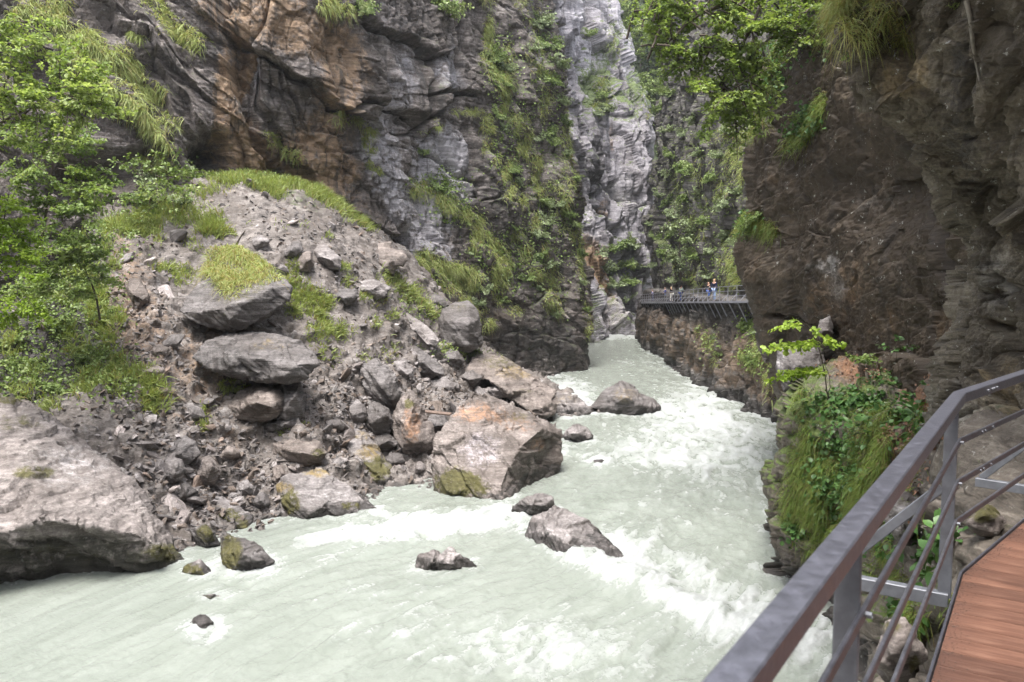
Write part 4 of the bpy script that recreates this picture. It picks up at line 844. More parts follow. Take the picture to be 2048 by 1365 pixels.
c = t.mix(f, base, fcol)
t.l(c, t.b.inputs['Base Color'])
t.l(t.math('ADD', t.math('MULTIPLY', f, 0.5), 0.14), t.b.inputs['Roughness']); t.set(Specular__IOR__Level=0.5, IOR=1.33)
hh = t.math('ADD', t.math('MULTIPLY', n1, 0.8), t.math('MULTIPLY', n2, 0.5))
b = t.n('ShaderNodeBump', Strength=0.52, Distance=0.11); t.l(hh, b.inputs['Height']); t.l(b.outputs[0], t.b.inputs['Normal'])
M['water'] = t.m
Pw = np.stack([X, Y, Z], -1)
o = mesh_np('river_water', Pw, grid_faces(nY, nU)[:, ::-1], M['water'], True, dict(foam=foam, fleck=fleck, along=S, across=Nn)); tag(o, kind='structure')
# gravel bed far below, carries the sheet on under everything
bed = mesh_np('river_bed', [(-260, -60, -4.5), (260, -60, -4.5), (260, 420, -4.5), (-260, 420, -4.5)], np.array([[0, 1, 2, 3]]), plain('river bed gravel', (0.16, 0.15, 0.14), .8)); tag(bed, kind='structure')
# ================================================================ plants
def nrm(v): return v/(np.linalg.norm(v, axis=-1, keepdims=True) + 1e-9)
def leaves(Cn, Nn, Ax, size, r, fold=0.25):
    """one folded six-cornered leaf per point: Cn base, Nn normal, Ax direction of the tip"""
    n = len(Cn); Ax = nrm(Ax - Nn*(Ax*Nn).sum(1, keepdims=True)*.6); S = nrm(np.cross(Ax, Nn)); s = (size*r.uniform(.65, 1.25, n))[:, None]
    U = nrm(np.cross(S, Ax)); k = fold*r.uniform(.2, 1.6, n)[:, None]
    v = [Cn, Cn + s*(.35*Ax + .40*S + k*.4*U), Cn + s*(.72*Ax + .30*S + k*.3*U), Cn + s*(1.0*Ax - .12*U), Cn + s*(.72*Ax - .30*S + k*.3*U), Cn + s*(.35*Ax - .40*S + k*.4*U)]
    V = np.stack(v, 1).reshape(-1, 3); b = np.arange(n)[:, None]*6
    F = np.concatenate([b + [0, 1, 2, 3], b + [0, 3, 4, 5]])
    return V, F, np.repeat(np.clip(r.normal(.5, .22, n), 0, 1), 6)
def tube(pts, rad, sides=5):
    pts = np.asarray(pts, float); n = len(pts); T = nrm(np.gradient(pts, axis=0)); a = nrm(np.cross(T, (0.31, 0.2, 0.93))); b_ = np.cross(T, a)
    th = np.arange(sides)/sides*2*np.pi
    V = pts[:, None] + np.asarray(rad)[:, None, None]*(np.cos(th)[None, :, None]*a[:, None] + np.sin(th)[None, :, None]*b_[:, None])
    i = np.arange(n*sides).reshape(n, sides); j = np.roll(i, -1, 1)
    return V.reshape(-1, 3), np.stack([i[:-1], j[:-1], j[1:], i[1:]], -1).reshape(-1, 4)
class Parts:
    def __init__(s): s.V, s.F, s.T, s.k = [], [], [], 0
    def add(s, V, F, T=None):
        s.V.append(V); s.F.append(np.asarray(F) + s.k); s.T.append(np.full(len(V), .5) if T is None else T); s.k += len(V)
    def mesh(s, name, mat, parent=None, smooth=True, link=True, origin=None):
        V = np.concatenate(s.V)
        if origin is not None: V = V - origin
        d = {}
        for f in s.F: d.setdefault(f.shape[1], []).append(f)
        return mesh_np(name, V, [np.concatenate(f) for f in d.values()], mat, smooth, dict(tint=np.concatenate(s.T)), parent, link)
def spray(base, tip, width, r, lv, tw, size, dens=1.0, sag=.12, up=(0, 0, 1), rad=.02):
    """a branch from base to tip with side twigs in one loose plane and leaves along them"""
    base, tip = np.asarray(base, float), np.asarray(tip, float); L = np.linalg.norm(tip-base); d = (tip-base)/L
    side = nrm(np.cross(d, np.asarray(up, float) + r.normal(0, .12, 3)))
    n = 8; t = np.linspace(0, 1, n)[:, None]
    main = base + (tip-base)*t + np.array((0, 0, 1))*sag*L*(t - t*t*1.6) + r.normal(0, .012*L, (n, 3))
    if tw is not None: tw.add(*tube(main, np.linspace(rad, rad*.25, n), 4))
    cs, ax, nn = [], [], []
    m = max(4, int(7*dens*L/max(.5, width)))
    for k in range(m):
        q = .22 + .78*(k + r.random())/m; o = main[int(q*(n-1))]; sgn = 1 if k % 2 else -1
        tl = width*(1.05-q*.75)*r.uniform(.6, 1.15); td = nrm(side*sgn + d*r.uniform(.4, .9) + np.array((0, 0, r.normal(-.05, .15))))
        e = o + td*tl - np.array((0, 0, .12*tl))
        if tw is not None and tl > .25: tw.add(*tube(np.linspace(o, e, 3), np.array((rad*.35, rad*.25, rad*.12)), 3))
        c = max(2, int(dens*tl/size*2.6))
        s_ = r.random(c)[:, None]**.8; p = o + (e-o)*s_ + r.normal(0, size*.35, (c, 3))*np.array((1, 1, .6))
        cs.append(p); ax.append(td*.6 + r.normal(0, .6, (c, 3)) + np.array((0, 0, -.25))); nn.append(np.asarray(up, float) + r.normal(0, .5, (c, 3)))
    cs, ax, nn = np.concatenate(cs), np.concatenate(ax), nrm(np.concatenate(nn))
    V_, F_, T_ = leaves(cs, nn, ax, size*r.uniform(.8, 1.2), r); lv.add(V_, F_, np.clip(T_ + r.normal(0, .2), 0, 1))
M['leaf_fresh'] = leaf_mat('fresh maple leaves', (0.085, 0.14, 0.036), (0.21, 0.29, 0.085), (0.42, 0.48, 0.22), .45)
M['leaf_sun'] = leaf_mat('sunlit broad leaves', (0.105, 0.165, 0.04), (0.25, 0.335, 0.095), (0.45, 0.52, 0.235), .5)
M['leaf_light'] = leaf_mat('pale young leaves', (0.16, 0.25, 0.028), (0.27, 0.39, 0.05), (0.38, 0.48, 0.10), .45)
M['leaf_shrub'] = leaf_mat('cliff shrub leaves', (0.075, 0.115, 0.03), (0.19, 0.265, 0.075), (0.42, 0.48, 0.23), .3, .4)
M['leaf_silver'] = leaf_mat('grey green shrub leaves', (0.10, 0.13, 0.055), (0.23, 0.29, 0.14), (0.41, 0.47, 0.28), .22, .4)
M['leaf_dark'] = leaf_mat('dark broad leaves', (0.03, 0.07, 0.02), (0.075, 0.155, 0.042), (0.16, 0.27, 0.085), .25, .4)
M['needle'] = leaf_mat('conifer needles', (0.012, 0.026, 0.012), (0.03, 0.055, 0.022), (0.06, 0.09, 0.04), .1)
M['grass'] = leaf_mat('long cliff grass', (0.14, 0.18, 0.05), (0.30, 0.36, 0.115), (0.46, 0.50, 0.22), .35, .5, dry=(0.30, 0.22, 0.085))
M['moss'] = leaf_mat('hanging moss grass', (0.075, 0.12, 0.02), (0.165, 0.24, 0.045), (0.30, 0.38, 0.09), .3, .55, dry=(0.17, 0.115, 0.04))
M['bark'] = plain('young bark', (0.075, 0.058, 0.042), .8, var=.45, nscale=9, bump=.6)
M['litter'] = plain('fallen beech leaves', (0.17, 0.085, 0.048), .7, var=.6, nscale=11)

def blades(P, N, L, w, r, up=.6, droop=.8, spread=.35, dry=.3):
    n = len(P); L = (L*r.uniform(.5, 1.25, n))[:, None]; Z = np.array((0, 0, 1.0))
    d0 = nrm(N*.6 + Z*up + r.normal(0, spread, (n, 3))); s = nrm(np.cross(d0, r.normal(0, 1, (n, 3))))*w*.5
    ps = []
    for t in (0, .36, .7, 1.0): ps.append(P + d0*L*t - Z*droop*L*t*t)
    V = np.stack([ps[0]-s, ps[0]+s, ps[1]-s*.9, ps[1]+s*.9, ps[2]-s*.55, ps[2]+s*.55, ps[3]], 1).reshape(-1, 3); b_ = np.arange(n)[:, None]*7
    tint = np.clip(r.normal(.5, .2, n), 0, 1); dr = np.where(r.random(n) < dry, r.uniform(.3, 1, n), 0)[:, None]*np.array((1, 1, .8, .8, .9, .9, 1)) + np.array((.35, .35, .05, .05, 0, 0, 0))*dry
    return V, [np.concatenate([b_ + [0, 1, 3, 2], b_ + [2, 3, 5, 4]]), b_ + [4, 5, 6]], np.repeat(tint, 7), np.clip(dr, 0, 1).ravel()
def grass(name, surf, patches, mat, w, seed, up=.6, droop=.8, dry=.3, front=True, spread=.35):
    r = np.random.default_rng(seed); s = SURF[surf]; VV, Q, T3, TT, DD, k = [], [], [], [], [], 0
    cam_ = np.array((0, 0, EYE)); facing = ((cam_ - s['P'])*s['N']).sum(1) > 0
    for (cx, cy, rx, ry, ang, n, L) in patches:
        ww = blob(s['px'], s['py'], cx, cy, rx, ry, ang)*s['area']
        if front: ww = ww*facing*(s['P'][:, 2] > .25)
        ww[ww < 1e-7] = 0
        if ww.sum() <= 0: continue
        i = r.choice(len(ww), n, p=ww/ww.sum()); p = s['P'][i] + r.normal(0, .05, (n, 3))
        V, (q, t3), ti, dr = blades(p, s['N'][i], L, w, r, up, droop, spread, dry)
        ti = np.clip(ti + .35*fbm(p*.6, 2).repeat(7), 0, 1)
        VV.append(V); Q.append(q + k); T3.append(t3 + k); TT.append(ti); DD.append(dr); k += len(V)
    if not VV: return
    return tag(mesh_np(name, np.concatenate(VV), [np.concatenate(Q), np.concatenate(T3)], mat, True, dict(tint=np.concatenate(TT), dry=np.concatenate(DD))), None, None, None, 'stuff')
def line(pts, n, jit, rx, ry, ang, cnt, L, seed):
    r = np.random.default_rng(seed); pts = np.array(pts, float); t = np.r_[0, np.cumsum(np.hypot(*np.diff(pts, axis=0).T))]; u = np.linspace(0, t[-1], n)
    return [(np.interp(q, t, pts[:, 0]) + r.normal(0, jit), np.interp(q, t, pts[:, 1]) + r.normal(0, jit), rx*r.uniform(.6, 1.3), ry*r.uniform(.6, 1.3), ang, int(cnt*r.uniform(.6, 1.3)), L) for q in u]
# left cliff
gl = line([(30, 25), (110, 20), (165, 80), (205, 110), (245, 140), (285, 175), (300, 190)], 16, 8, 18, 22, 40, 330, 1.0, 1)
gl += line([(150, 110), (190, 140), (235, 200), (290, 225), (320, 290)], 12, 9, 16, 20, 40, 260, .9, 2) + line([(285, 0), (340, 40), (395, 80)], 7, 8, 18, 18, 40, 230, .9, 3) + line([(270, 60), (282, 80)], 2, 5, 10, 12, 0, 120, .7, 4)
gl += line([(320, 210), (345, 260), (350, 290)], 4, 8, 12, 14, 40, 120, .7, 5) + line([(285, 310), (300, 340), (320, 350)], 4, 5, 10, 12, 0, 130, .7, 6) + line([(540, 270), (570, 300), (590, 315)], 4, 4, 12, 8, 30, 120, .6, 7)
gl += line([(685, 240), (720, 245), (735, 262)], 3, 4, 16, 9, 20, 160, .7, 8) + line([(735, 280), (750, 300), (755, 345)], 4, 6, 8, 10, 0, 90, .6, 9) + line([(925, 228), (945, 220)], 2, 4, 16, 8, 0, 160, .6, 10) + line([(850, 258), (880, 250)], 2, 4, 14, 8, 0, 90, .5, 11) + line([(650, 5), (690, 15)], 3, 5, 18, 14, 0, 200, 1.0, 12)
gl += line([(965, 20), (972, 40), (975, 85), (995, 110), (1010, 150), (1020, 180)], 8, 7, 12, 20, 10, 210, .9, 13) + line([(970, 120), (985, 150), (1000, 160)], 3, 5, 12, 12, 0, 180, .9, 14)
gl += line([(1050, 10), (1065, 60), (1075, 110), (1090, 160), (1105, 210), (1120, 260), (1128, 300), (1135, 350)], 14, 8, 12, 24, 15, 260, .9, 15) + line([(1010, 215), (1035, 240), (1050, 280), (1060, 300), (1075, 320)], 6, 6, 10, 16, 30, 190, .9, 16)
gl += line([(965, 240), (985, 280), (1000, 320), (1015, 345), (1030, 380), (1045, 400)], 8, 6, 10, 16, 25, 200, .8, 17) + line([(1045, 300), (1080, 340), (1110, 370), (1130, 400)], 6, 7, 10, 16, 30, 190, .8, 18) + line([(1075, 350), (1100, 400), (1130, 440), (1150, 480), (1160, 530)], 8, 7, 10, 16, 20, 190, .8, 19)
gl += line([(835, 375), (870, 385), (905, 405), (935, 430), (960, 455)], 9, 7, 18, 13, 30, 300, .8, 20) + line([(840, 518), (880, 525), (915, 540), (945, 555)], 8, 6, 22, 13, 15, 420, .9, 21) + line([(860, 545), (900, 570), (935, 580)], 5, 8, 20, 14, 20, 260, .8, 22) + line([(950, 470), (985, 490), (1005, 520), (1010, 540)], 6, 7, 15, 14, 30, 260, .8, 23)
gl += line([(990, 550), (1000, 560)], 2, 5, 16, 16, 20, 260, .9, 24) + line([(1030, 470), (1050, 510), (1060, 540)], 4, 7, 12, 16, 20, 220, .8, 25) + line([(1085, 470), (1100, 540), (1110, 600), (1115, 630)], 6, 8, 13, 18, 10, 230, .8, 26) + line([(920, 595), (950, 620), (980, 650)], 5, 8, 16, 14, 30, 200, .7, 27) + line([(1150, 470), (1160, 540), (1165, 600), (1170, 660)], 6, 4, 8, 18, 0, 150, .6, 28) + line([(1000, 600), (1030, 620)], 2, 6, 14, 14, 0, 160, .7, 29)
gl = [(a, b_, c, d, e, int(n*1.5), L*.68) for a, b_, c, d, e, n, L in gl]
grass('hanging_grass', 'left_cliff', gl, M['grass'], .042, 201, up=.3, droop=.9, dry=.25, spread=.5)
# crest and scree
gs = line([(240, 455), (300, 440), (360, 425), (420, 440), (435, 460)], 14, 12, 22, 16, 0, 700, 1.05, 31) + line([(330, 400), (400, 390), (430, 385)], 5, 8, 30, 14, 0, 700, .9, 32) + line([(440, 372), (520, 366), (590, 372), (640, 392), (690, 425), (750, 468)], 26, 8, 18, 9, 20, 520, 1.0, 33)
gs += line([(590, 560), (620, 600), (650, 640), (680, 680)], 14, 20, 18, 16, 0, 230, .5, 34) + line([(560, 580), (600, 640), (640, 600)], 8, 18, 14, 14, 0, 190, .5, 35) + line([(690, 540), (730, 580), (780, 610)], 6, 14, 12, 10, 0, 130, .45, 236) + line([(480, 460), (560, 440), (620, 470)], 6, 14, 8, 7, 0, 60, .4, 237) + line([(790, 570), (830, 600), (860, 625)], 6, 8, 22, 14, 30, 420, .6, 36) + line([(740, 600), (760, 640)], 3, 10, 18, 18, 0, 130, .45, 37)
gs += line([(310, 540), (350, 545), (370, 560)], 4, 8, 20, 12, 0, 170, .5, 38) + line([(225, 530), (240, 520)], 2, 5, 10, 12, 0, 90, .5, 39) + line([(235, 630), (240, 650)], 3, 6, 16, 14, 0, 170, .55, 40) + line([(330, 480), (400, 490)], 3, 10, 14, 10, 0, 70, .4, 41) + line([(450, 780), (480, 778)], 2, 4, 14, 8, 0, 220, .4, 42) + line([(300, 790), (285, 750), (310, 805)], 4, 6, 20, 18, 0, 330, .7, 43) + line([(405, 830), (408, 845)], 2, 4, 10, 14, 0, 140, .6, 44)
gs += line([(180, 560), (200, 620), (215, 680), (240, 720), (265, 760)], 10, 12, 18, 22, 0, 300, .7, 45) + line([(140, 640), (170, 700), (210, 760), (150, 780)], 9, 18, 20, 18, 0, 210, .6, 46) + line([(100, 500), (60, 560), (110, 590), (160, 520), (190, 480)], 9, 18, 24, 20, 0, 200, .7, 47) + line([(640, 700), (700, 720), (760, 700)], 4, 12, 16, 14, 0, 90, .4, 48) + line([(600, 850), (560, 870)], 2, 5, 10, 6, 0, 60, .3, 49) + line([(20, 700), (60, 760), (110, 800)], 5, 14, 22, 18, 0, 200, .6, 148) + line([(870, 700), (950, 705), (980, 712)], 3, 8, 20, 10, 0, 160, .5, 149)
grass('slope_grass', 'scree', gs, M['grass'], .045, 202, up=.9, droop=.5, dry=.12, front=False)
# long grass on the overhanging boulder: a surface sample of that mesh
def surf_of(o, name):
    me = o.data; nv = len(me.vertices); V = np.empty(nv*3, np.float32); me.vertices.foreach_get('co', V); N = np.empty(nv*3, np.float32); me.vertices.foreach_get('normal', N)
    V, N = V.reshape(-1, 3).astype(float), N.reshape(-1, 3).astype(float); x, y = proj(V)
    SURF[name] = dict(P=V, N=N, px=x, py=y, area=np.full(nv, .01), A={})
for o in COL.objects:
    if o.get('label', '').startswith('overhanging boulder capped'): surf_of(o, 'capped')
grass('boulder_grass', 'capped', line([(440, 505), (480, 510), (530, 545)], 7, 6, 30, 22, 20, 600, .85, 50) + line([(430, 545), (470, 560), (505, 550)], 6, 6, 24, 18, 0, 480, .8, 51), M['grass'], .035, 203, up=.6, droop=.95, dry=.5, spread=.5)
# right side
gm = line([(1480, 250), (1470, 300), (1460, 350), (1455, 400)], 8, 10, 14, 24, 0, 260, .8, 53) + line([(1410, 330), (1430, 300), (1450, 270)], 5, 8, 16, 20, 0, 230, .8, 54) + line([(1390, 390), (1380, 430), (1400, 470)], 5, 10, 16, 20, 0, 210, .8, 55) + line([(1460, 500), (1450, 530), (1465, 555)], 5, 6, 14, 18, 0, 300, .8, 56) + line([(1440, 570), (1400, 560), (1370, 540), (1350, 520)], 6, 8, 18, 14, 0, 200, .7, 57)
gm = [(a, b_, c, d, e, int(n*1.4), L*.75) for a, b_, c, d, e, n, L in gm]
gm += line([(1400, 660), (1420, 680), (1435, 720)], 5, 10, 9, 18, 0, 110, .4, 58) + line([(1490, 700), (1500, 725)], 3, 6, 12, 14, 0, 160, .4, 59) + line([(1520, 670), (1530, 740), (1545, 780)], 5, 6, 14, 18, 0, 200, .6, 61) + line([(1370, 330), (1350, 390)], 3, 8, 12, 18, 0, 150, .8, 161)
grass('catwalk_cliff_grass', 'catwalk_cliff', gm, M['grass'], .05, 204, up=.3, droop=.9, dry=.18)
gd = line([(1470, 455), (1500, 440), (1530, 450), (1540, 475)], 6, 5, 14, 14, 0, 800, .45, 62) + line([(1640, 195), (1630, 235), (1605, 270), (1580, 285)], 8, 4, 10, 16, 20, 500, .42, 63) + line([(1600, 60), (1560, 110), (1540, 140), (1515, 210), (1505, 250)], 9, 8, 14, 22, 0, 480, .45, 64)
grass('dark_wall_grass', 'dark_wall_cliff', gd, M['moss'], .022, 205, up=.2, droop=.9, dry=.4, spread=.5)
gn = line([(1672, 10), (1720, -10), (1770, 10), (1790, 60)], 9, 12, 13, 12, 0, 520, .24, 65) + line([(1690, 40), (1740, 30), (1780, 60)], 6, 14, 10, 9, 0, 420, .15, 66) + line([(1665, 30), (1700, 60), (1760, 50)], 5, 12, 9, 9, 0, 160, .36, 67)
grass('overhang_grass', 'near_overhang_cliff', gn, M['grass'], .008, 206, up=.3, droop=.9, dry=.5, spread=.75)
ge = line([(1615, 800), (1605, 880), (1595, 960), (1590, 1020)], 10, 6, 18, 32, 0, 1000, .5, 66) + line([(1650, 900), (1620, 980), (1640, 1050)], 8, 14, 34, 36, 0, 800, .45, 67) + line([(1720, 830), (1750, 880), (1740, 960), (1700, 1020)], 9, 14, 32, 36, 0, 800, .45, 68) + line([(1660, 1060), (1700, 1060), (1640, 1100)], 5, 12, 30, 24, 0, 600, .35, 69) + line([(1850, 850), (1830, 900), (1820, 1000)], 5, 10, 18, 24, 0, 260, .4, 70) + line([(1780, 1040), (1760, 1100), (1800, 1150)], 5, 14, 24, 24, 0, 330, .32, 71) + line([(1840, 1210), (1820, 1260), (1870, 1180)], 5, 12, 24, 24, 0, 300, .3, 72) + line([(1640, 730), (1700, 720), (1750, 715)], 4, 8, 24, 8, 0, 220, .3, 73)
ge = [(a_, b_, c_, d_, e_, int(n_*1.9), L_*.62*(.6 + .8*((i_*37) % 10)/10)) for i_, (a_, b_, c_, d_, e_, n_, L_) in enumerate(ge)]
grass('ledge_moss_grass', 'mossy_ledge', ge, M['moss'], .012, 207, up=.3, droop=1.0, dry=.3, spread=.45)
gf = line([(1200, 170), (1215, 190), (1195, 210)], 4, 5, 14, 16, 0, 160, 1.2, 74) + line([(1225, 70), (1240, 110)], 3, 4, 8, 14, 0, 120, 1.2, 75) + line([(1285, 190), (1296, 230)], 3, 3, 6, 12, 0, 140, 1.2, 76)
grass('far_cliff_grass', 'far_cliff', gf, M['grass'], .10, 208, up=.3, droop=.8, dry=.3)

# fallen leaves and low broad-leaved cover on the ledge
def scatter_leaves(name, surf, patches, size, mat, seed, lift=.02, flat=.35, hang=0.0):
    r = np.random.default_rng(seed); s = SURF[surf]; lv = Parts()
    for cx, cy, rx, ry, n in patches:
        ww = blob(s['px'], s['py'], cx, cy, rx, ry)*s['area']*(((np.array((0, 0, EYE)) - s['P'])*s['N']).sum(1) > 0)*(s['P'][:, 2] > .3)
        if ww.sum() <= 0: continue
        i = r.choice(len(ww), n, p=ww/ww.sum()); N = s['N'][i]
        lv.add(*leaves(s['P'][i] + N*lift*r.uniform(.3, 3, (n, 1)) + r.normal(0, .03, (n, 3)), nrm(N*.5 + np.array((0, 0, .6)) + r.normal(0, flat, (n, 3))), r.normal(0, 1, (n, 3)) + np.array((0, 0, -hang)), size, r))
    return tag(lv.mesh(name, mat), None, None, None, 'stuff')
scatter_leaves('leaf_litter', 'mossy_ledge', [(1740, 735, 80, 30, 2600), (1850, 790, 40, 50, 900), (1800, 900, 50, 50, 600), (1880, 850, 50, 60, 600), (1830, 980, 40, 50, 300), (1780, 1020, 40, 40, 250)], .085, M['litter'], 301)
scatter_leaves('ledge_herbs', 'mossy_ledge', [(1650, 815, 50, 24, 900), (1720, 805, 60, 24, 900), (1690, 890, 60, 40, 700), (1650, 1000, 40, 50, 380), (1740, 1060, 40, 40, 260), (1630, 930, 30, 30, 300), (1700, 965, 36, 30, 320), (1830, 840, 50, 40, 550), (1620, 870, 24, 50, 260), (1700, 980, 60, 50, 160), (1800, 760, 60, 24, 350), (1780, 1070, 40, 40, 320), (1870, 1120, 40, 40, 160), (1590, 1060, 20, 30, 200), (1820, 1240, 30, 40, 160)], .15, M['leaf_dark'], 302, .05, .45, .3)
scatter_leaves('slope_herbs', 'scree', [(120, 620, 90, 100, 2600), (60, 440, 90, 60, 1500), (170, 470, 50, 50, 900), (220, 760, 60, 60, 700), (60, 760, 90, 40, 900), (320, 400, 60, 40, 700), (250, 480, 40, 40, 350), (900, 705, 50, 16, 350), (840, 620, 50, 30, 300), (60, 520, 90, 80, 1200), (330, 420, 90, 24, 500), (560, 360, 40, 16, 400), (470, 360, 50, 10, 300), (190, 540, 40, 70, 600)], .125, M['leaf_shrub'], 303, .16, .6, .2)
scatter_leaves('wall_creepers', 'catwalk_cliff', [(1425, 685, 20, 34, 150), (1505, 650, 24, 20, 500), (1500, 715, 22, 26, 300), (1400, 400, 90, 160, 2800), (1460, 520, 40, 50, 700), (1535, 720, 20, 40, 260)], .19, M['leaf_shrub'], 304, .12, .5, .3)
scatter_leaves('dark_wall_leaves', 'dark_wall_cliff', [(1600, 60, 60, 60, 900), (1540, 150, 40, 60, 700), (1620, 240, 26, 30, 260), (1590, 260, 20, 24, 200), (1500, 450, 30, 20, 260)], .16, M['leaf_dark'], 305, .12, .5, .4)
scatter_leaves('cliff_herbs', 'left_cliff', [(1080, 200, 50, 170, 1500), (1000, 130, 30, 60, 500), (1100, 470, 60, 120, 1600), (1000, 520, 60, 60, 800), (880, 370, 50, 26, 350), (900, 420, 50, 30, 300), (1010, 280, 40, 90, 500), (860, 550, 50, 30, 300), (340, 330, 40, 40, 260)], .22, M['leaf_shrub'], 306, .12, .5, .3)

# ---- shrubs
def shrub_mesh(k, nb, R_, size, mat, dens=1.0, upk=.8):
    r = np.random.default_rng(400+k); lv = Parts(); tw = Parts()
    for j in range(nb):
        a = r.uniform(0, 2*np.pi); e = r.uniform(.1, 1.0)*upk; L = R_*r.uniform(.6, 1.15)
        tip = np.array((math.cos(a), math.sin(a), e*1.3))*L
        spray(np.zeros(3), tip, L*.55, r, lv, tw, size, dens, .1, up=(.6*math.cos(a) + r.normal(0, .3), .6*math.sin(a) + r.normal(0, .3), .9), rad=.02*R_)
    return lv.mesh('shrub', mat, link=False), tw.mesh('stems', M['bark'], link=False)
SH = [shrub_mesh(0, 15, 1.0, .13, M['leaf_shrub'], 1.15), shrub_mesh(1, 11, 1.0, .15, M['leaf_silver'], 1.1), shrub_mesh(2, 14, 1.0, .13, M['leaf_shrub'], 1.2, .7), shrub_mesh(3, 12, 1.0, .16, M['leaf_fresh'], 1.1), shrub_mesh(4, 13, 1.0, .13, M['leaf_silver'], 1.2, .8)]
def near_vertex(surf, px, py):
    s = SURF[surf]; ok = ((np.array((0, 0, EYE)) - s['P'])*s['N']).sum(1) > 0
    d = np.where(ok, np.hypot(s['px']-px, s['py']-py), 1e9)
    c = np.nonzero(d < max(d.min()+1.5, 3))[0]; i = c[np.argmin(s['P'][c, 1])]
    return s['P'][i], s['N'][i]
def shrub(surf, px, py, rp, kind, label, group, seed, cat='shrub', out=.35, zs=1.0):
    """rp: radius in photo pixels"""
    r = np.random.default_rng(seed); p, n = near_vertex(surf, px, py); rad = rp/FPX*p[1]
    me, st = SH[kind]; o = bpy.data.objects.new('shrub', me); COL.objects.link(o); s_ = bpy.data.objects.new('stems', st); COL.objects.link(s_); s_.parent = o
    o.location = p - n*.1; o.scale = (rad, rad, rad*r.uniform(.75, 1.1))
    ax = nrm(n*out*2 + np.array((0, 0, 1.0))); q = Vector(ax).to_track_quat('Z', 'Y'); o.rotation_mode = 'QUATERNION'; o.rotation_quaternion = q @ Matrix.Rotation(r.uniform(0, 6.28), 3, 'Z').to_quaternion()
    return tag(o, label, cat, group)
L1 = 'small leafy shrub clinging to the dark ribbed end of the left cliff'
for k, (x, y, rp) in enumerate([(990, 105, 24), (1012, 125, 22), (1015, 160, 18), (1085, 30, 30), (1100, 75, 30), (1115, 115, 28), (1105, 150, 24), (1125, 190, 22), (1130, 235, 20), (1065, 90, 20), (1000, 225, 18), (1010, 250, 18), (1090, 250, 24), (1075, 265, 22), (1105, 275, 20), (1135, 300, 16), (1025, 330, 20), (1040, 360, 18), (1085, 390, 22), (1110, 400, 22), (1135, 420, 20), (1095, 430, 22), (1150, 440, 18), (1080, 460, 24), (1070, 500, 24), (1100, 520, 22), (1055, 545, 20), (1080, 570, 18), (1160, 500, 16), (970, 570, 22), (1000, 590, 22), (960, 600, 18), (1015, 545, 16), (1165, 560, 14), (1172, 610, 14), (1110, 620, 16), (1030, 450, 16), (940, 500, 14), (1150, 350, 16)]):
    shrub('left_cliff', x, y + rp*.5, rp, (0, 1, 2, 4)[k % 4], L1, 'shrubs on the ribbed end of the left cliff', 500+k)
for k, (x, y, rp, lab) in enumerate([(880, 365, 28, 'shrub on the rock shoulder above the fallen slabs'), (850, 300, 14, 'little shrub in a cleft of the pale grey cliff'), (560, 350, 26, 'shrub at the crest of the scree right under the orange rock'), (800, 525, 22, 'dark shrub beside the small cave at the cliff foot'), (930, 700, 24, 'leafy shrub just below the cube-like boulder'), (985, 690, 18, 'shrub at the upper end of the sloping outcrop slab'), (745, 345, 12, 'small shrub on the brown cliff face'), (720, 8, 34, 'dark shrub at the top edge of the cliff, left one'), (890, 8, 40, 'dark broad shrub hanging at the top edge of the cliff')]):
    shrub('left_cliff' if k not in (4, 5) else 'scree', x, y + rp*.4, rp, (0, 2, 1, 2, 0, 1, 2, 2, 2)[k], lab, None, 560+k)
for k, (x, y, rp, kd) in enumerate([(250, 430, 34, 1), (300, 360, 34, 1), (345, 345, 38, 1), (395, 345, 32, 1), (300, 405, 32, 0), (350, 395, 34, 1), (270, 385, 26, 0)]):
    shrub('scree' if y > 390 else 'left_cliff', x, y + 10, rp, kd, 'pale-leaved bush in front of the dark recess left of the cave', 'bushes at the cliff foot by the cave', 580+k, 'bush')
L2 = 'shrub growing out of the green cliff above the catwalk'
for k, (x, y, rp) in enumerate([(1330, 250, 20), (1345, 300, 20), (1365, 260, 18), (1335, 340, 18), (1370, 330, 22), (1395, 300, 20), (1420, 345, 24), (1440, 300, 22), (1400, 380, 24), (1370, 390, 22), (1350, 420, 22), (1330, 400, 18), (1440, 400, 24), (1470, 370, 22), (1415, 430, 24), (1380, 440, 22), (1340, 460, 22), (1450, 460, 24), (1425, 490, 22), (1390, 500, 24), (1360, 500, 26), (1330, 500, 20), (1310, 520, 16), (1410, 540, 22), (1380, 550, 20), (1350, 550, 18), (1310, 470, 14), (1300, 440, 12), (1318, 380, 14), (1320, 210, 16), (1385, 230, 22), (1410, 260, 20), (1460, 250, 24), (1430, 220, 22), (1340, 180, 20), (1470, 480, 18)]):
    shrub('catwalk_cliff', x, y + rp*.5, rp, (1, 0, 4, 1, 2)[k % 5], L2, 'shrubs above the catwalk', 600+k)
for k, (x, y, rp) in enumerate([(1497, 640, 24), (1515, 655, 20), (1505, 715, 18), (1425, 668, 13), (1438, 700, 12), (1392, 652, 9)]):
    shrub('catwalk_cliff', x, y + rp*.5, rp, (0, 1, 2, 4)[k % 4], 'small shrub on the wet wall below the catwalk', 'shrubs below the catwalk', 650+k)
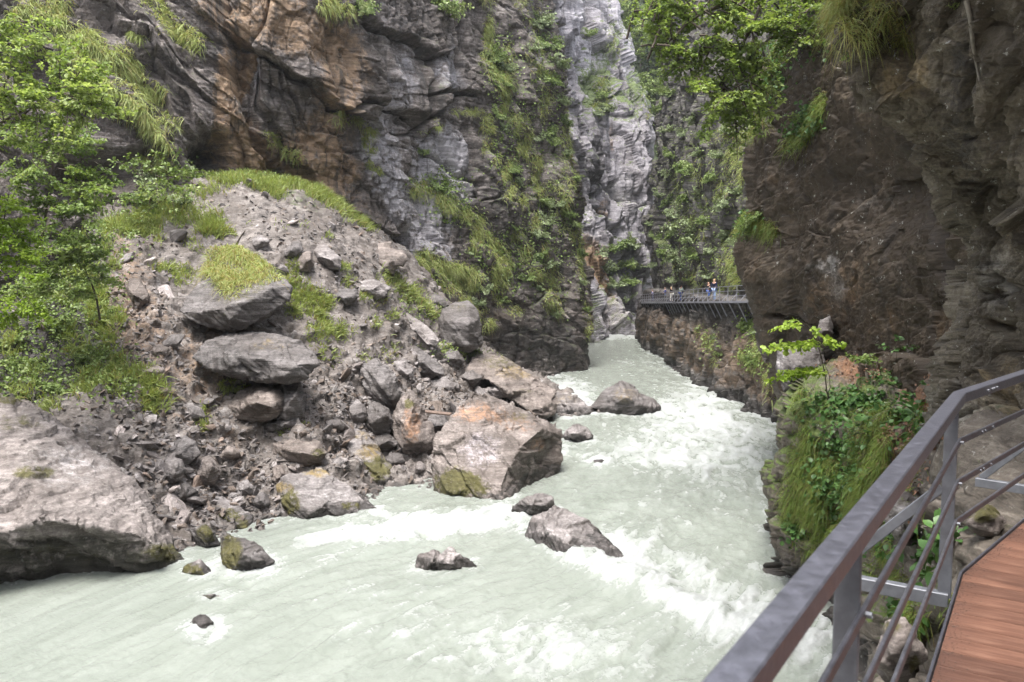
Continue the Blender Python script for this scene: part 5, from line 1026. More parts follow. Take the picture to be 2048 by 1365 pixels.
for k, (x, y, rp) in enumerate([(1200, 490, 30), (1230, 480, 30), (1258, 480, 28), (1215, 520, 30), (1248, 515, 30), (1270, 520, 26), (1235, 555, 26), (1260, 555, 24), (1220, 560, 20), (1250, 590, 20), (1200, 180, 24), (1215, 205, 22), (1195, 220, 18), (1180, 60, 16)]):
    shrub('far_cliff', x, y + rp*.6, rp, (1, 3, 4)[k % 3], 'dense dark green bush at the foot of the far cliff' if k < 10 else 'bush in a cleft high on the far cliff', 'bushes at the foot of the far cliff' if k < 10 else 'bushes high on the far cliff', 670+k, 'bush', .2)
shrub('dark_wall_cliff', 1610, 235, 28, 3, 'leafy plant hanging with grass on the middle of the dark wall', None, 690, 'plant', .6)
shrub('dark_wall_cliff', 1505, 450, 30, 0, 'leafy tuft on the bulging left edge of the dark wall', None, 691, 'plant', .4)
shrub('near_overhang_cliff', 1690, 118, 24, 3, 'small leafy twig hanging below the grass of the overhang', None, 692, 'plant', .6)
shrub('near_overhang_cliff', 1900, 15, 26, 3, 'bright leafy sprig on the overhang near its pale root', None, 693, 'plant', .5)
def leafplant(px, py, label, seed, R_=.3, n=12, size=.2):
    r = np.random.default_rng(seed); p, nn = near_vertex('mossy_ledge', px, py); lv = Parts(); tw = Parts(); c = []
    for k in range(n):
        a = r.uniform(0, 6.28); e = p + np.array((math.cos(a)*R_*r.uniform(.3, 1), math.sin(a)*R_*r.uniform(.3, 1), R_*r.uniform(.4, 1.1))); tw.add(*tube([p, (p+e)/2 + (0, 0, .05), e], [.006, .005, .004], 4)); c.append(e)
    c = np.array(c); lv.add(*leaves(c, nrm(np.array((0, -.3, 1)) + r.normal(0, .3, (n, 3))), c - p + r.normal(0, .1, (n, 3)), size, r))
    t_ = empty('leafy_plant', p); tw.mesh('stems', M['bark'], t_, origin=p); lv.mesh('foliage', M['leaf_dark'], t_, origin=p); tag(t_, label, 'plant', None)
for k, (x, y, w_) in enumerate([(1735, 800, 'broad-leaved plant at the lip of the mossy ledge under the sapling'), (1845, 850, 'broad-leaved plant among the fallen leaves on the ledge'), (1715, 880, 'broad-leaved plant in the middle of the green ledge face'), (1880, 1130, 'broad-leaved plant below the diagonal brace of the railing'), (1905, 1095, 'broad-leaved plant close to the railing post by the planks'), (1860, 1270, 'small broad-leaved plant under the walkway edge')]):
    leafplant(x, y, w_, 700+k, .42 if y < 1000 else .22, 16, .24 if y < 1000 else .12)

# ---- trees
def tree(name, label, cat, base, trunk, sprays, leafm, size, dens, seed, rad=.06, group=None, upv=(0, 0, 1)):
    """trunk: list of polylines of world points; sprays: (start, tip, width)"""
    r = np.random.default_rng(seed); base = np.asarray(base, float); lv, tw = Parts(), Parts()
    for j, pl in enumerate(trunk):
        pl = np.asarray(pl, float); pl = catmull(pl, [5]*(len(pl)-1), 0); pl[1:-1] += r.normal(0, .012, (len(pl)-2, 3)); tw.add(*tube(pl, np.linspace(rad if j == 0 else rad*.55, rad*.22, len(pl)), 7))
    for a, b_, w_ in sprays: spray(a, b_, w_, r, lv, tw, size, dens, .10, up=np.asarray(upv, float) + r.normal(0, .15, 3), rad=rad*.28)
    t_ = empty(name, base); tw.mesh('trunk', M['bark'], t_, origin=base); lv.mesh('crown', leafm, t_, origin=base); return tag(t_, label, cat, group)
def crown_sprays(pts, trunk_pts, seed, L, w_, dirpx=(1, .25), n=3):
    """pts: (px,py,Y) centres of foliage; each gets branches that start toward the trunk"""
    r = np.random.default_rng(seed); out = []; tp = np.asarray(trunk_pts, float)
    for (px, py, Y) in pts:
        c = unp(px, py, Y); j = np.argmin(((tp - c)**2).sum(1)); d = nrm(c - tp[j] + 1e-6)
        for q in range(n):
            dd = nrm(d + r.normal(0, .35, 3)*np.array((1, 1, .35))); l_ = L*r.uniform(.7, 1.2); o = c + r.normal(0, L*.22, 3)*np.array((1, 1, .6))
            out.append((o - dd*l_*.55, o + dd*l_*.5, w_*r.uniform(.8, 1.2)))
    return out
tp = [unp(-60, 760, 25), unp(-40, 500, 25.5), unp(-20, 260, 26), unp(30, 120, 26.3), unp(60, 60, 26.5)]
lim = [[unp(-25, 300, 25.9), unp(40, 235, 25.6), unp(110, 190, 25.2)], [unp(-20, 260, 26), unp(60, 215, 25.4), unp(150, 205, 25)], [unp(-10, 230, 26), unp(20, 180, 26.2), unp(60, 130, 26)]]
tree('maple_tree', 'leaning maple with bright layered leaves in front of the left cliff', 'tree', tp[0], [tp] + lim,
     crown_sprays([(10, 95, 26), (50, 110, 25.5), (85, 90, 26), (30, 150, 25.5), (75, 160, 25), (125, 150, 25), (165, 165, 24.6), (190, 185, 24.4), (20, 205, 25.5), (70, 205, 25), (120, 200, 24.7), (160, 215, 24.5), (45, 255, 25.2), (95, 250, 25), (140, 255, 24.6), (15, 300, 25.4), (70, 60, 26.5), (0, 50, 26), (130, 110, 25.5), (185, 215, 24.4), (-60, 120, 26), (-90, 200, 26), (-50, 260, 25.6), (-110, 280, 25.5), (-70, 340, 25.2)], tp + lim[0] + lim[1], 1, 1.5, .62), M['leaf_sun'], .115, 1.1, 801, .085)
tp = [unp(82, 490, 32), unp(92, 430, 32), unp(105, 330, 32), unp(112, 250, 32.2)]
tree('young_tree', 'slim young tree with a straight dark trunk in the thicket on the left', 'tree', tp[0], [tp], crown_sprays([(60, 300, 32), (110, 290, 31.6), (155, 300, 31.3), (165, 335, 31.2), (90, 350, 31.4), (135, 365, 31), (170, 385, 31), (60, 385, 31.5), (105, 410, 31), (150, 420, 31), (190, 385, 31), (40, 440, 31.5), (130, 270, 32), (165, 265, 32), (195, 355, 31), (60, 350, 31), (20, 340, 31.5), (85, 450, 30.6), (165, 455, 30.8), (120, 480, 30.5), (30, 390, 31)], tp, 2, 1.6, .7), M['leaf_fresh'], .12, 1.1, 802, .07)
tp = [unp(-30, 690, 26.5), unp(-10, 560, 26.8), unp(10, 430, 27), unp(20, 380, 27)]
tree('maple_sapling', 'low maple sapling with pale fresh leaves at the left edge of the thicket', 'tree', tp[0], [tp], crown_sprays([(10, 400, 27), (40, 430, 26.6), (20, 470, 26.6), (50, 500, 26.5), (10, 530, 26.4), (45, 560, 26.2), (20, 600, 26), (45, 625, 25.8), (0, 640, 26), (70, 470, 27), (-20, 480, 26)], tp, 3, 1.15, .55), M['leaf_light'], .11, 1.2, 803, .05)
for k, (x, y, Y, w_) in enumerate([(95, 520, 34, 'bushy green shrub at the foot of the slim young tree'), (165, 470, 36, 'bushy shrub between the young tree and the grassy crest'), (40, 590, 31, 'rounded shrub under the low maple sapling'), (150, 580, 34, 'shrub on the edge of the scree gully'), (110, 660, 31.5, 'low shrub above the huge broad boulder, upslope one'), (60, 735, 29, 'low leafy shrub right at the top of the huge broad boulder'), (190, 420, 40, 'shrub against the dark rock left of the crest')]):
    p = hit(x, y); SURF['tmp'] = dict(P=p[None]*1., N=np.array([[0, -.3, .95]]), px=np.array([x]), py=np.array([y]))
    shrub('tmp', x, y, (52, 44, 46, 36, 40, 38, 36)[k], (3, 0, 3, 0, 0, 3, 0)[k], w_, None, 810+k, 'shrub', 0)
for k, (x, y, Y, w_, rp, kd) in enumerate([(20, 505, 36, 'airy shrub left of the slim young tree', 46, 3), (130, 440, 39, 'tall shrub behind the slim young tree', 56, 0), (55, 455, 38, 'tall shrub at the left end of the dark rock face', 60, 3), (205, 640, 34, 'small grassy shrub at the gully edge by the reddish-brown block', 26, 0), (110, 780, 30, 'fern-like tuft on the upper rim of the huge broad boulder', 28, 3), (255, 790, 31, 'leafy clump beside the rubble gully', 24, 0), (185, 720, 33, 'loose green shrub halfway down the gully edge', 34, 0), (10, 690, 30, 'dark leafy shrub at the far left of the thicket', 44, 2)]):
    p = hit(x, y); SURF['tmp'] = dict(P=p[None]*1., N=np.array([[0, -.3, .95]]), px=np.array([x]), py=np.array([y]))
    shrub('tmp', x, y, rp, kd, w_, None, 840+k, 'shrub', 0)
tp = [unp(200, 640, 33), unp(190, 590, 32.6), unp(170, 540, 32.2), unp(150, 505, 32)]
tree('young_tree', 'low spreading young tree above the gully edge with dark gaps under it', 'tree', tp[0], [tp], crown_sprays([(110, 520, 31.6), (150, 510, 31.4), (190, 520, 31.6), (90, 550, 31.4), (130, 560, 31.2), (180, 555, 31.4), (215, 550, 32), (60, 580, 31), (160, 590, 31.4)], tp, 12, 1.35, .6), M['leaf_fresh'], .13, 1.0, 804, .05)
tp = [unp(300, 440, 45.5), unp(300, 400, 45), unp(320, 370, 44.6)]
tree('young_tree', 'airy shrubby tree with flat sprays in front of the dark cliff recess', 'tree', tp[0], [tp], crown_sprays([(250, 335, 44.5), (280, 350, 44), (320, 330, 44.4), (350, 345, 44), (385, 340, 44.5), (300, 380, 43.6), (345, 385, 43.5), (260, 395, 43.6), (380, 380, 44), (330, 410, 43.4), (290, 420, 43.4)], tp, 13, 1.9, .8, n=2), M['leaf_shrub'], .17, .75, 805, .07)
# tree leaning over the gorge from the top of the dark wall
tp = [unp(1700, -260, 33.5), unp(1620, -150, 32), unp(1540, -60, 30.5), unp(1470, 20, 29.5), unp(1420, 90, 29)]
lim = [[unp(1600, -120, 31.6), unp(1480, -80, 30.5), unp(1360, -20, 29.5), unp(1290, 20, 29)], [unp(1560, -80, 31), unp(1500, 60, 30), unp(1440, 170, 29.5)], [unp(1640, -170, 32), unp(1590, -20, 31.5), unp(1560, 60, 31)], [unp(1500, -10, 30), unp(1400, 30, 29), unp(1330, 90, 28.6)]]
cp = [(1330, 12, 29), (1380, 5, 29), (1430, 0, 29.3), (1480, 5, 30), (1530, 15, 30.3), (1590, 5, 31), (1345, 50, 28.8), (1390, 50, 28.8), (1440, 45, 29.2), (1490, 50, 29.6), (1540, 50, 30.4), (1600, 40, 31.2), (1370, 92, 28.6), (1412, 92, 28.8), (1455, 95, 29.2), (1500, 100, 29.8), (1550, 95, 30.5), (1390, 135, 28.8), (1435, 140, 29.1), (1475, 145, 29.5), (1520, 140, 30), (1410, 180, 29), (1450, 185, 29.3), (1490, 190, 29.8), (1430, 215, 29.1), (1470, 220, 29.6), (1505, 210, 30), (1290, 15, 29), (1480, 255, 29.8), (1600, 80, 31), (1630, 60, 31.4), (1570, 60, 30.8), (1640, 10, 31.6), (1330, 110, 28.7)]
cp += [(x, y, 30 + (x-1400)*.008) for x in range(1640, 1960, 80) for y in (-60, -130, -210)]  # unseen foliage above the view, added to shade the dark wall
tree('overhanging_tree', 'big broadleaf tree leaning out over the gorge from the top of the dark wall', 'tree', tp[0], [tp] + lim, crown_sprays(cp, tp + sum(lim, []), 5, 1.75, .74, n=3), M['leaf_sun'], .13, 1.15, 820, .16)
tp = [unp(1664, 836, 22.5), unp(1655, 790, 22.4), unp(1648, 740, 22.3), unp(1638, 700, 22.2), unp(1622, 660, 22.1), unp(1600, 640, 22)]
P_ = lambda *a: unp(*a)
tree('maple_sapling', 'slender sapling with flat tiers of bright leaves on the mossy ledge', 'sapling', tp[0], [tp, [P_(1655, 800, 22.4), P_(1660, 760, 22.2), P_(1650, 730, 22.2)]],
     [(P_(1610, 648, 22), P_(1548, 655, 21.7), .36), (P_(1612, 648, 22), P_(1640, 668, 21.8), .3), (P_(1600, 642, 22), P_(1570, 645, 22.3), .34), (P_(1638, 690, 22.2), P_(1520, 695, 21.6), .36), (P_(1640, 692, 22.2), P_(1580, 684, 21.9), .38), (P_(1640, 690, 22.1), P_(1690, 688, 21.7), .36), (P_(1640, 688, 22.1), P_(1665, 678, 22), .34), (P_(1632, 680, 22.2), P_(1600, 690, 21.6), .34), (P_(1650, 742, 22.3), P_(1530, 758, 21.6), .38), (P_(1650, 740, 22.3), P_(1580, 742, 21.9), .38), (P_(1640, 745, 22.2), P_(1550, 745, 22.2), .3), (P_(1655, 745, 22.2), P_(1610, 740, 21.7), .3)], M['leaf_light'], .115, 1.35, 821, .022)
tp = [unp(1772, 815, 21.5), unp(1764, 770, 21.5), unp(1756, 726, 21.4), unp(1750, 712, 21.4)]
tree('sapling', 'thin sapling with low green sprays among the fallen leaves', 'sapling', tp[0], [tp], [(P_(1757, 730, 21.4), P_(1700, 712, 21.3), .34), (P_(1756, 725, 21.4), P_(1690, 705, 21.8), .3), (P_(1757, 728, 21.4), P_(1730, 705, 21), .25)], M['leaf_fresh'], .10, 1.1, 822, .02)
tp = [unp(1800, 800, 20.8), unp(1797, 740, 20.8), unp(1790, 690, 20.7)]
tree('sapling', 'bare pale stem of a sapling with dark leaves against the wall of the ledge', 'sapling', tp[0], [tp], [(P_(1792, 700, 20.7), P_(1760, 690, 20.7), .3), (P_(1792, 695, 20.7), P_(1830, 692, 20.6), .3), (P_(1791, 690, 20.7), P_(1800, 672, 20.6), .25)], M['leaf_dark'], .11, 1.1, 823, .015)
# small conifer-like tree above the catwalk
tp = [unp(1362, 560, 82), unp(1360, 500, 82), unp(1358, 430, 82)]
tree('young_tree', 'pale feathery young tree standing above the catwalk people', 'tree', tp[0], [tp], crown_sprays([(1335, 455, 81), (1360, 445, 81), (1385, 460, 81), (1330, 485, 81), (1365, 480, 80.5), (1392, 490, 81), (1345, 515, 80.5), (1375, 515, 80.5), (1360, 540, 80.5)], tp, 9, 2.2, .9, n=2), M['leaf_silver'], .26, 1.0, 824, .10)
# distant wood
def far_tree_meshes(k, conifer):
    r = np.random.default_rng(900+k); lv, tw = Parts(), Parts(); H_ = 10.0
    tw.add(*tube([(0, 0, -1), (0, 0, H_*.5), (0, 0, H_*.95)], [.22, .15, .04], 6))
    n = 46 if conifer else 40
    for j in range(n):
        z = H_*(.12 + .86*(j+.5)/n) if conifer else H_*r.uniform(.28, .95); a = r.uniform(0, 6.28)
        l_ = (H_*.24*(1.05 - z/H_) if conifer else H_*.34*math.sqrt(max(.05, 1 - ((z/H_-.6)/.42)**2)))*r.uniform(.7, 1.15)
        d_ = np.array((math.cos(a), math.sin(a), -.25 if conifer else .35))
        spray((0, 0, z), np.array((0, 0, z)) + d_*l_, l_*.55, r, lv, tw, .34 if conifer else .42, .95, .08, rad=.05)
    return tw.mesh('trunk', M['bark'], link=False), lv.mesh('crown', M['needle'] if conifer else M['leaf_shrub'], link=False)
FT = [far_tree_meshes(0, False), far_tree_meshes(1, True), far_tree_meshes(2, False), far_tree_meshes(3, True)]
s = SURF['wooded_hillside']; r = np.random.default_rng(91); m = np.nonzero((s['px'] > 1170) & (s['px'] < 1400) & (s['py'] > -60) & (s['py'] < 330))[0]
kept = []
for i in r.permutation(m):
    if all((s['px'][i]-a)**2 + ((s['py'][i]-b_)*1.2)**2 > 24**2 for a, b_ in kept): kept.append((s['px'][i], s['py'][i])); kk = int(r.choice(4, p=(.35, .2, .3, .15)))
    else: continue
    t_ = empty('conifer_tree' if kk % 2 else 'forest_tree', s['P'][i], r.uniform(0, 6.28)); sc = r.uniform(.75, 1.2); t_.scale = (sc, sc, sc*r.uniform(.9, 1.2))
    for nm, me in zip(('trunk', 'crown'), FT[kk]):
        c = bpy.data.objects.new(nm, me); COL.objects.link(c); c.parent = t_
    tag(t_, 'dark spiky conifer in the far wood above the bend' if kk % 2 else 'rounded green tree in the far wood above the bend', 'tree', 'conifers of the far wood' if kk % 2 else 'broadleaf trees of the far wood')
    if len(kept) >= 60: break
# ================================================================ catwalk, people, walkway with railing
M['steel'] = plain('wet grey painted steel', (0.17, 0.18, 0.205), .34, .55, var=.3, nscale=14, bump=.25)
M['steel_dark'] = plain('dark weathered steel', (0.17, 0.17, 0.20), .40, .8, var=.225, nscale=26, bump=.35)
M['galv'] = plain('galvanised steel', (0.135, 0.14, 0.155), .5, .35, var=.25, nscale=12, bump=.2)
M['steel_mid'] = plain('dark rail steel', (0.085, 0.084, 0.096), .45, .4, var=.4, nscale=24, bump=.3)
M['galv_far'] = plain('pale galvanised tube', (0.24, 0.24, 0.27), .5, .2, var=.1)
def wood_mat():
    t = NT('wet red-brown planks'); tc = t.n('ShaderNodeTexCoord').outputs['Object']; oi = t.n('ShaderNodeObjectInfo').outputs['Random']
    m = t.mapping(tc, scale=(3, 38, 38)); n = t.noise(m, 1.0, 7, .65, .8); n2 = t.noise(tc, 3.0, 6, .7); n3 = t.noise(tc, 22.0, 4, .7)
    c = t.ramp(n, [(.3, (.070, .036, .026)), (.5, (.118, .060, .042)), (.7, (.168, .095, .068))])
    c = t.mix(1.0, c, t.ramp(oi, [(0, (.72, .70, .70)), (1, (1.2, 1.15, 1.1))]), 'MULTIPLY')
    c = t.mix(t.sstep(n2, .55, .72), c, (.06, .03, .022)); c = t.mix(t.math('MULTIPLY', t.sstep(n3, .66, .74), .8), c, (.03, .02, .015))
    t.l(c, t.b.inputs['Base Color']); t.l(t.math('ADD', t.math('MULTIPLY', n2, .35), .22), t.b.inputs['Roughness'])
    b_ = t.n('ShaderNodeBump', Strength=.5, Distance=.004); t.l(n, b_.inputs['Height']); t.l(b_.outputs[0], t.b.inputs['Normal']); return t.m
M['wood'] = wood_mat()
def bar(a, b_, w_, h_, up=(0, 0, 1), off=(0, 0, 0), bev=.004):
    """box beam from a to b: w_ across, h_ along up"""
    a, b_ = np.asarray(a, float), np.asarray(b_, float); d = nrm(b_-a); s = nrm(np.cross(d, np.asarray(up, float))); u = np.cross(s, d); o = off[0]*s + off[1]*u
    e = min(bev, w_*.3, h_*.3); x, y = w_/2, h_/2
    ring = [(-x+e, -y), (x-e, -y), (x, -y+e), (x, y-e), (x-e, y), (-x+e, y), (-x, y-e), (-x, -y+e)]
    V = [p + o + s*q[0] + u*q[1] for p in (a, b_) for q in ring]
    F4 = [(i, (i+1) % 8, 8+(i+1) % 8, 8+i) for i in range(8)]
    c0, c1 = len(V), len(V)+1; V += [a+o, b_+o]; F3 = [((i+1) % 8, i, c0) for i in range(8)] + [(8+i, 8+(i+1) % 8, c1) for i in range(8)]
    return np.array(V), np.array(F4), np.array(F3)
class Solid:
    def __init__(s): s.V, s.Q, s.T, s.k = [], [], [], 0
    def bar(s, *a, **k):
        V, q, t_ = bar(*a, **k); s.V.append(V); s.Q.append(q+s.k); s.T.append(t_+s.k); s.k += len(V); return s
    def path(s, pts, w_, h_, up=(0, 0, 1), off=(0, 0)):
        pts = [np.asarray(p, float) for p in pts]; n = len(pts); V = []
        for i in range(n):
            d0 = nrm(pts[i]-pts[i-1]) if i else nrm(pts[1]-pts[0]); d1 = nrm(pts[i+1]-pts[i]) if i < n-1 else d0; d = nrm(d0+d1); sd = nrm(np.cross(d, up)); u = np.cross(sd, d); k = 1/max(.5, float(np.dot(d, d0)))
            e = min(.004, w_*.25, h_*.25); x, y = w_/2, h_/2
            for q in [(-x+e, -y), (x-e, -y), (x, -y+e), (x, y-e), (x-e, y), (-x+e, y), (-x, y-e), (-x, -y+e)]: V.append(pts[i] + sd*(q[0]+off[0])*k + u*(q[1]+off[1]))
        Q = [(j*8+i, j*8+(i+1) % 8, j*8+8+(i+1) % 8, j*8+8+i) for j in range(n-1) for i in range(8)]
        V += [pts[0] + 0, pts[-1] + 0]; T = [((i+1) % 8, i, n*8) for i in range(8)] + [((n-1)*8+i, (n-1)*8+(i+1) % 8, n*8+1) for i in range(8)]
        s.V.append(np.array(V)); s.Q.append(np.array(Q)+s.k); s.T.append(np.array(T)+s.k); s.k += len(V); return s
    def rod(s, a, b_, r_, sides=8):
        V, q = tube([a, b_], [r_, r_], sides); s.V.append(V); s.Q.append(q+s.k); s.k += len(V); return s
    def build(s, name, mat, parent=None, smooth=False, origin=None):
        V = np.concatenate(s.V)
        if origin is not None: V = V - origin
        return mesh_np(name, V, [np.concatenate(s.Q)] + ([np.concatenate(s.T)] if s.T else []), mat, smooth, None, parent)

# ---- near walkway: planks, kerb, railing
DZ = EYE - 1.6; HR = .965
bend = onz(1918, 795, DZ + HR); front = onz(1476, 1365, DZ + HR); right = onz(2048, 751, DZ + HR)
d1 = nrm((front - bend)*np.array((1, 1, 0))); d2 = nrm((right - bend)*np.array((1, 1, 0)))
near_end = bend + d1*6.5; far_end = bend + d2*4.2
zero = np.array((0, 0, 1.0))
def at(s_, z):     # along the railing line: s_<0 toward the camera, >0 past the bend
    p = bend + (d1*(-s_) if s_ < 0 else d2*s_); return np.array((p[0], p[1], DZ + z))
n1 = nrm(np.cross(zero, -d1)); n1 = n1 if n1[0] < 0 else -n1      # outward (river side)
n2 = nrm(np.cross(zero, d2)); n2 = n2 if n2[1] > 0 else -n2
rail = empty('railing', (bend[0], bend[1], DZ)); O = np.array((bend[0], bend[1], DZ))
tag(rail, 'wet steel railing with a broad top rail bending along the plank walkway', 'railing')
Solid().path([at(-6.5, HR), at(0, HR), at(4.2, HR)], .064, .056).build('top_rail', M['steel_dark'], rail, origin=O)
for h_ in (.725, .50, .28):
    Solid().path([at(-6.5, h_), at(0, h_), at(4.2, h_)], .013, .036, off=(.012, 0)).build('mid_rail', M['steel_mid'], rail, origin=O)
posts = [-2.62, -1.55*1.72 + .0, 0.0, 2.1]
for s_ in (-5.4, -2.7, -.03, 2.95):
    n_ = n1 if s_ <= 0 else n2; p = at(s_, 0) + n_*.028
    ps = Solid().bar(p + n_*.0 + zero*(-.14), p + zero*(HR-.032), .066, .016, up=(d1 if s_ <= 0 else d2), off=(0, 0)).build('post', M['galv'], rail, origin=O)
    for h_ in (.725, .50, .28): Solid().rod(p + zero*h_ - n_*.062, p + zero*h_ - n_*.02, .009).build('bolt', M['galv'], rail, origin=O)
    br = Solid().bar(p + zero*(-.15) - n_*.02, p + zero*(-.15) + n_*.62, .06, .075, up=zero).build('outrigger', M['galv'], rail, origin=O)
    Solid().bar(p + zero*.47 + n_*.035, p + zero*(-.11) + n_*.58, .014, .055, up=n_).build('brace', M['galv'], rail, origin=O)
for h_, s_, o_ in [(HR, q, .0) for q in (.42, .5, .54, .6)] + [(h, q, .02) for h in (.725, .50) for q in (.4, .46, .62)]:
    Solid().rod(at(s_, h_) - n2*(.042 if h_ == HR else .025), at(s_, h_) - n2*.012, .007).build('bolt', M['galv'], rail, origin=O)
walk = empty('plank_walkway', (bend[0]+.5, bend[1]-.6, DZ)); OW = np.array((bend[0]+.5, bend[1]-.6, DZ)); tag(walk, 'walkway of wet red-brown planks with a steel edge strip along the rock', 'walkway')
ins = .045
Solid().path([at(-6.5, -.03) - n1*ins, at(0, -.03) - nrm(n1+n2)*ins, at(4.2, -.03) - n2*ins], .012, .085).build('edge_strip', M['steel_dark'], walk, origin=OW)
Wd = 1.35
def plank(a0, a1, b0, b1, k):
    """one board between the outer edge points a0,a1 and inner edge points b0,b1"""
    t_ = .045; V = []
    cs = [a0, a1, b1, b0]; c = sum(cs)/4
    for z in (0, -t_):
        for p in cs: V.append(c + (p-c)*np.array((1, 1, 1)) + zero*z)
    V = np.array(V); me = np.array([(0, 1, 2, 3), (7, 6, 5, 4), (0, 4, 5, 1), (1, 5, 6, 2), (2, 6, 7, 3), (3, 7, 4, 0)])
    ax = nrm((b0-a0)*np.array((1, 1, 0))); q = math.atan2(ax[1], ax[0]); o_ = V.mean(0); Rm = np.array(Matrix.Rotation(-q, 3, 'Z'))
    o = mesh_np('plank', (V-o_)@Rm.T, me[:, ::-1], M['wood'], False); o.location = o_ - OW; o.rotation_euler = (0, 0, q); o.parent = walk
pw, k = .16, 0
inner = lambda s_: at(s_, 0) - (n1 if s_ <= 0 else n2)*(ins+.012)
mit = nrm(n1+n2)
for s0 in np.arange(-6.2, 0, pw):
    s1 = min(s0 + pw - .003, -.0); a0, a1 = at(s0, 0) - n1*(ins+.012), at(s1, 0) - n1*(ins+.012)
    l0 = min(Wd, 9); plank(a0, a1, a0 - n1*l0, a1 - n1*l0, k); k += 1
ca = at(0, 0) - n1*(ins+.014)
ang0 = math.atan2(-n1[1], -n1[0]); ang1 = math.atan2(-n2[1], -n2[0]); dA = (ang1-ang0+math.pi) % (2*math.pi) - math.pi
cb = at(0, 0) - n2*(ins+.014)
for j in range(5):      # wedge boards around the bend
    t0, t1 = ang0 + dA*j/5, ang0 + dA*(j+1)/5 - dA*.01
    p0 = ca + (cb-ca)*j/5; p1 = ca + (cb-ca)*(j+1)/5
    plank(p0, p1 + (p1-p0)*.0 + 1e-4, p0 + Wd*np.array((math.cos(t0), math.sin(t0), 0)), p1 + Wd*np.array((math.cos(t1), math.sin(t1), 0)), k)
for s0 in np.arange(.02, 4.0, pw):
    a0, a1 = at(s0, 0) - n2*(ins+.012), at(s0+pw-.003, 0) - n2*(ins+.012); plank(a0, a1, a0 - n2*Wd, a1 - n2*Wd, k)
jo = Solid()
for q in (.12, .65, 1.2):
    jo.path([at(-6.3, -.115) - n1*q, at(0, -.115) - mit*q, at(4.1, -.115) - n2*q], .05, .13)
jo.build('joist', M['steel_dark'], walk, origin=OW)

# grit swept against the edge strip
r_g = np.random.default_rng(61); VV, FF, kk = [], [], 0
for _ in range(1500):
    q_ = -r_g.uniform(0, 3.2) if r_g.random() < .6 else r_g.uniform(0, 2.2); nn_ = n1 if q_ < 0 else n2
    p_ = at(q_, .001) - nn_*(ins + .012 + abs(r_g.normal(0, .035))); V_, F_ = CHIPS[int(r_g.integers(24))]; s_c = r_g.uniform(.0015, .005)
    VV.append(V_*s_c*np.array((1, 1, .6)) + p_); FF.append(F_ + kk); kk += len(V_)
tag(mesh_np('dirt_grit', np.concatenate(VV), np.concatenate(FF), plain('dark grit', (.06, .05, .042), .9, var=.5, nscale=60), False), None, None, None, 'stuff')

# ---- catwalk along the right wall
wlp = np.array([onz(px, py, 0) for px, py in wl]); wlp = wlp[np.argsort(wlp[:, 1])]
def deckz(Y): return 7.5 - (Y-57)*.031
def edge(Y, off=0): return np.array((np.interp(Y, wlp[:, 1], wlp[:, 0]) + off, Y, deckz(Y)))
Yk = np.arange(50, 116.1, 2.0)
cw = empty('catwalk', tuple(edge(80))); OC = edge(80); tag(cw, 'narrow catwalk on raking struts along the right-hand gorge wall', 'catwalk')
Solid().path([edge(Y, .95) - (0, 0, .07) for Y in Yk], 1.9, .09).build('deck', plain('weathered catwalk boards', (.12, .10, .085), .8), cw, origin=OC)
Solid().path([edge(Y, -.01) - (0, 0, .10) for Y in Yk], .06, .16).build('edge_beam', M['galv_far'], cw, origin=OC)
for h_ in (1.08, .72, .36): Solid().path([edge(Y, .0) + (0, 0, h_) for Y in Yk], .045, .05 if h_ > 1 else .04).build('rail', M['galv_far'], cw, origin=OC)
for Y in np.arange(51, 116, 2.0):
    Solid().bar(edge(Y, 0) - (0, 0, .05), edge(Y, 0) + (0, 0, 1.08), .055, .055, up=(0, 1, 0)).bar(edge(Y, .02) + (0, 0, .5), edge(Y, -.45) - (0, 0, .05), .04, .04, up=(0, 1, 0)).build('rail_post', M['galv_far'], cw, origin=OC)
    Solid().bar(edge(Y, .05) - (0, 0, .1), edge(Y, 1.0) - (0, 0, 2.0), .075, .075, up=(0, 1, 0)).build('strut', M['galv_far'], cw, origin=OC)

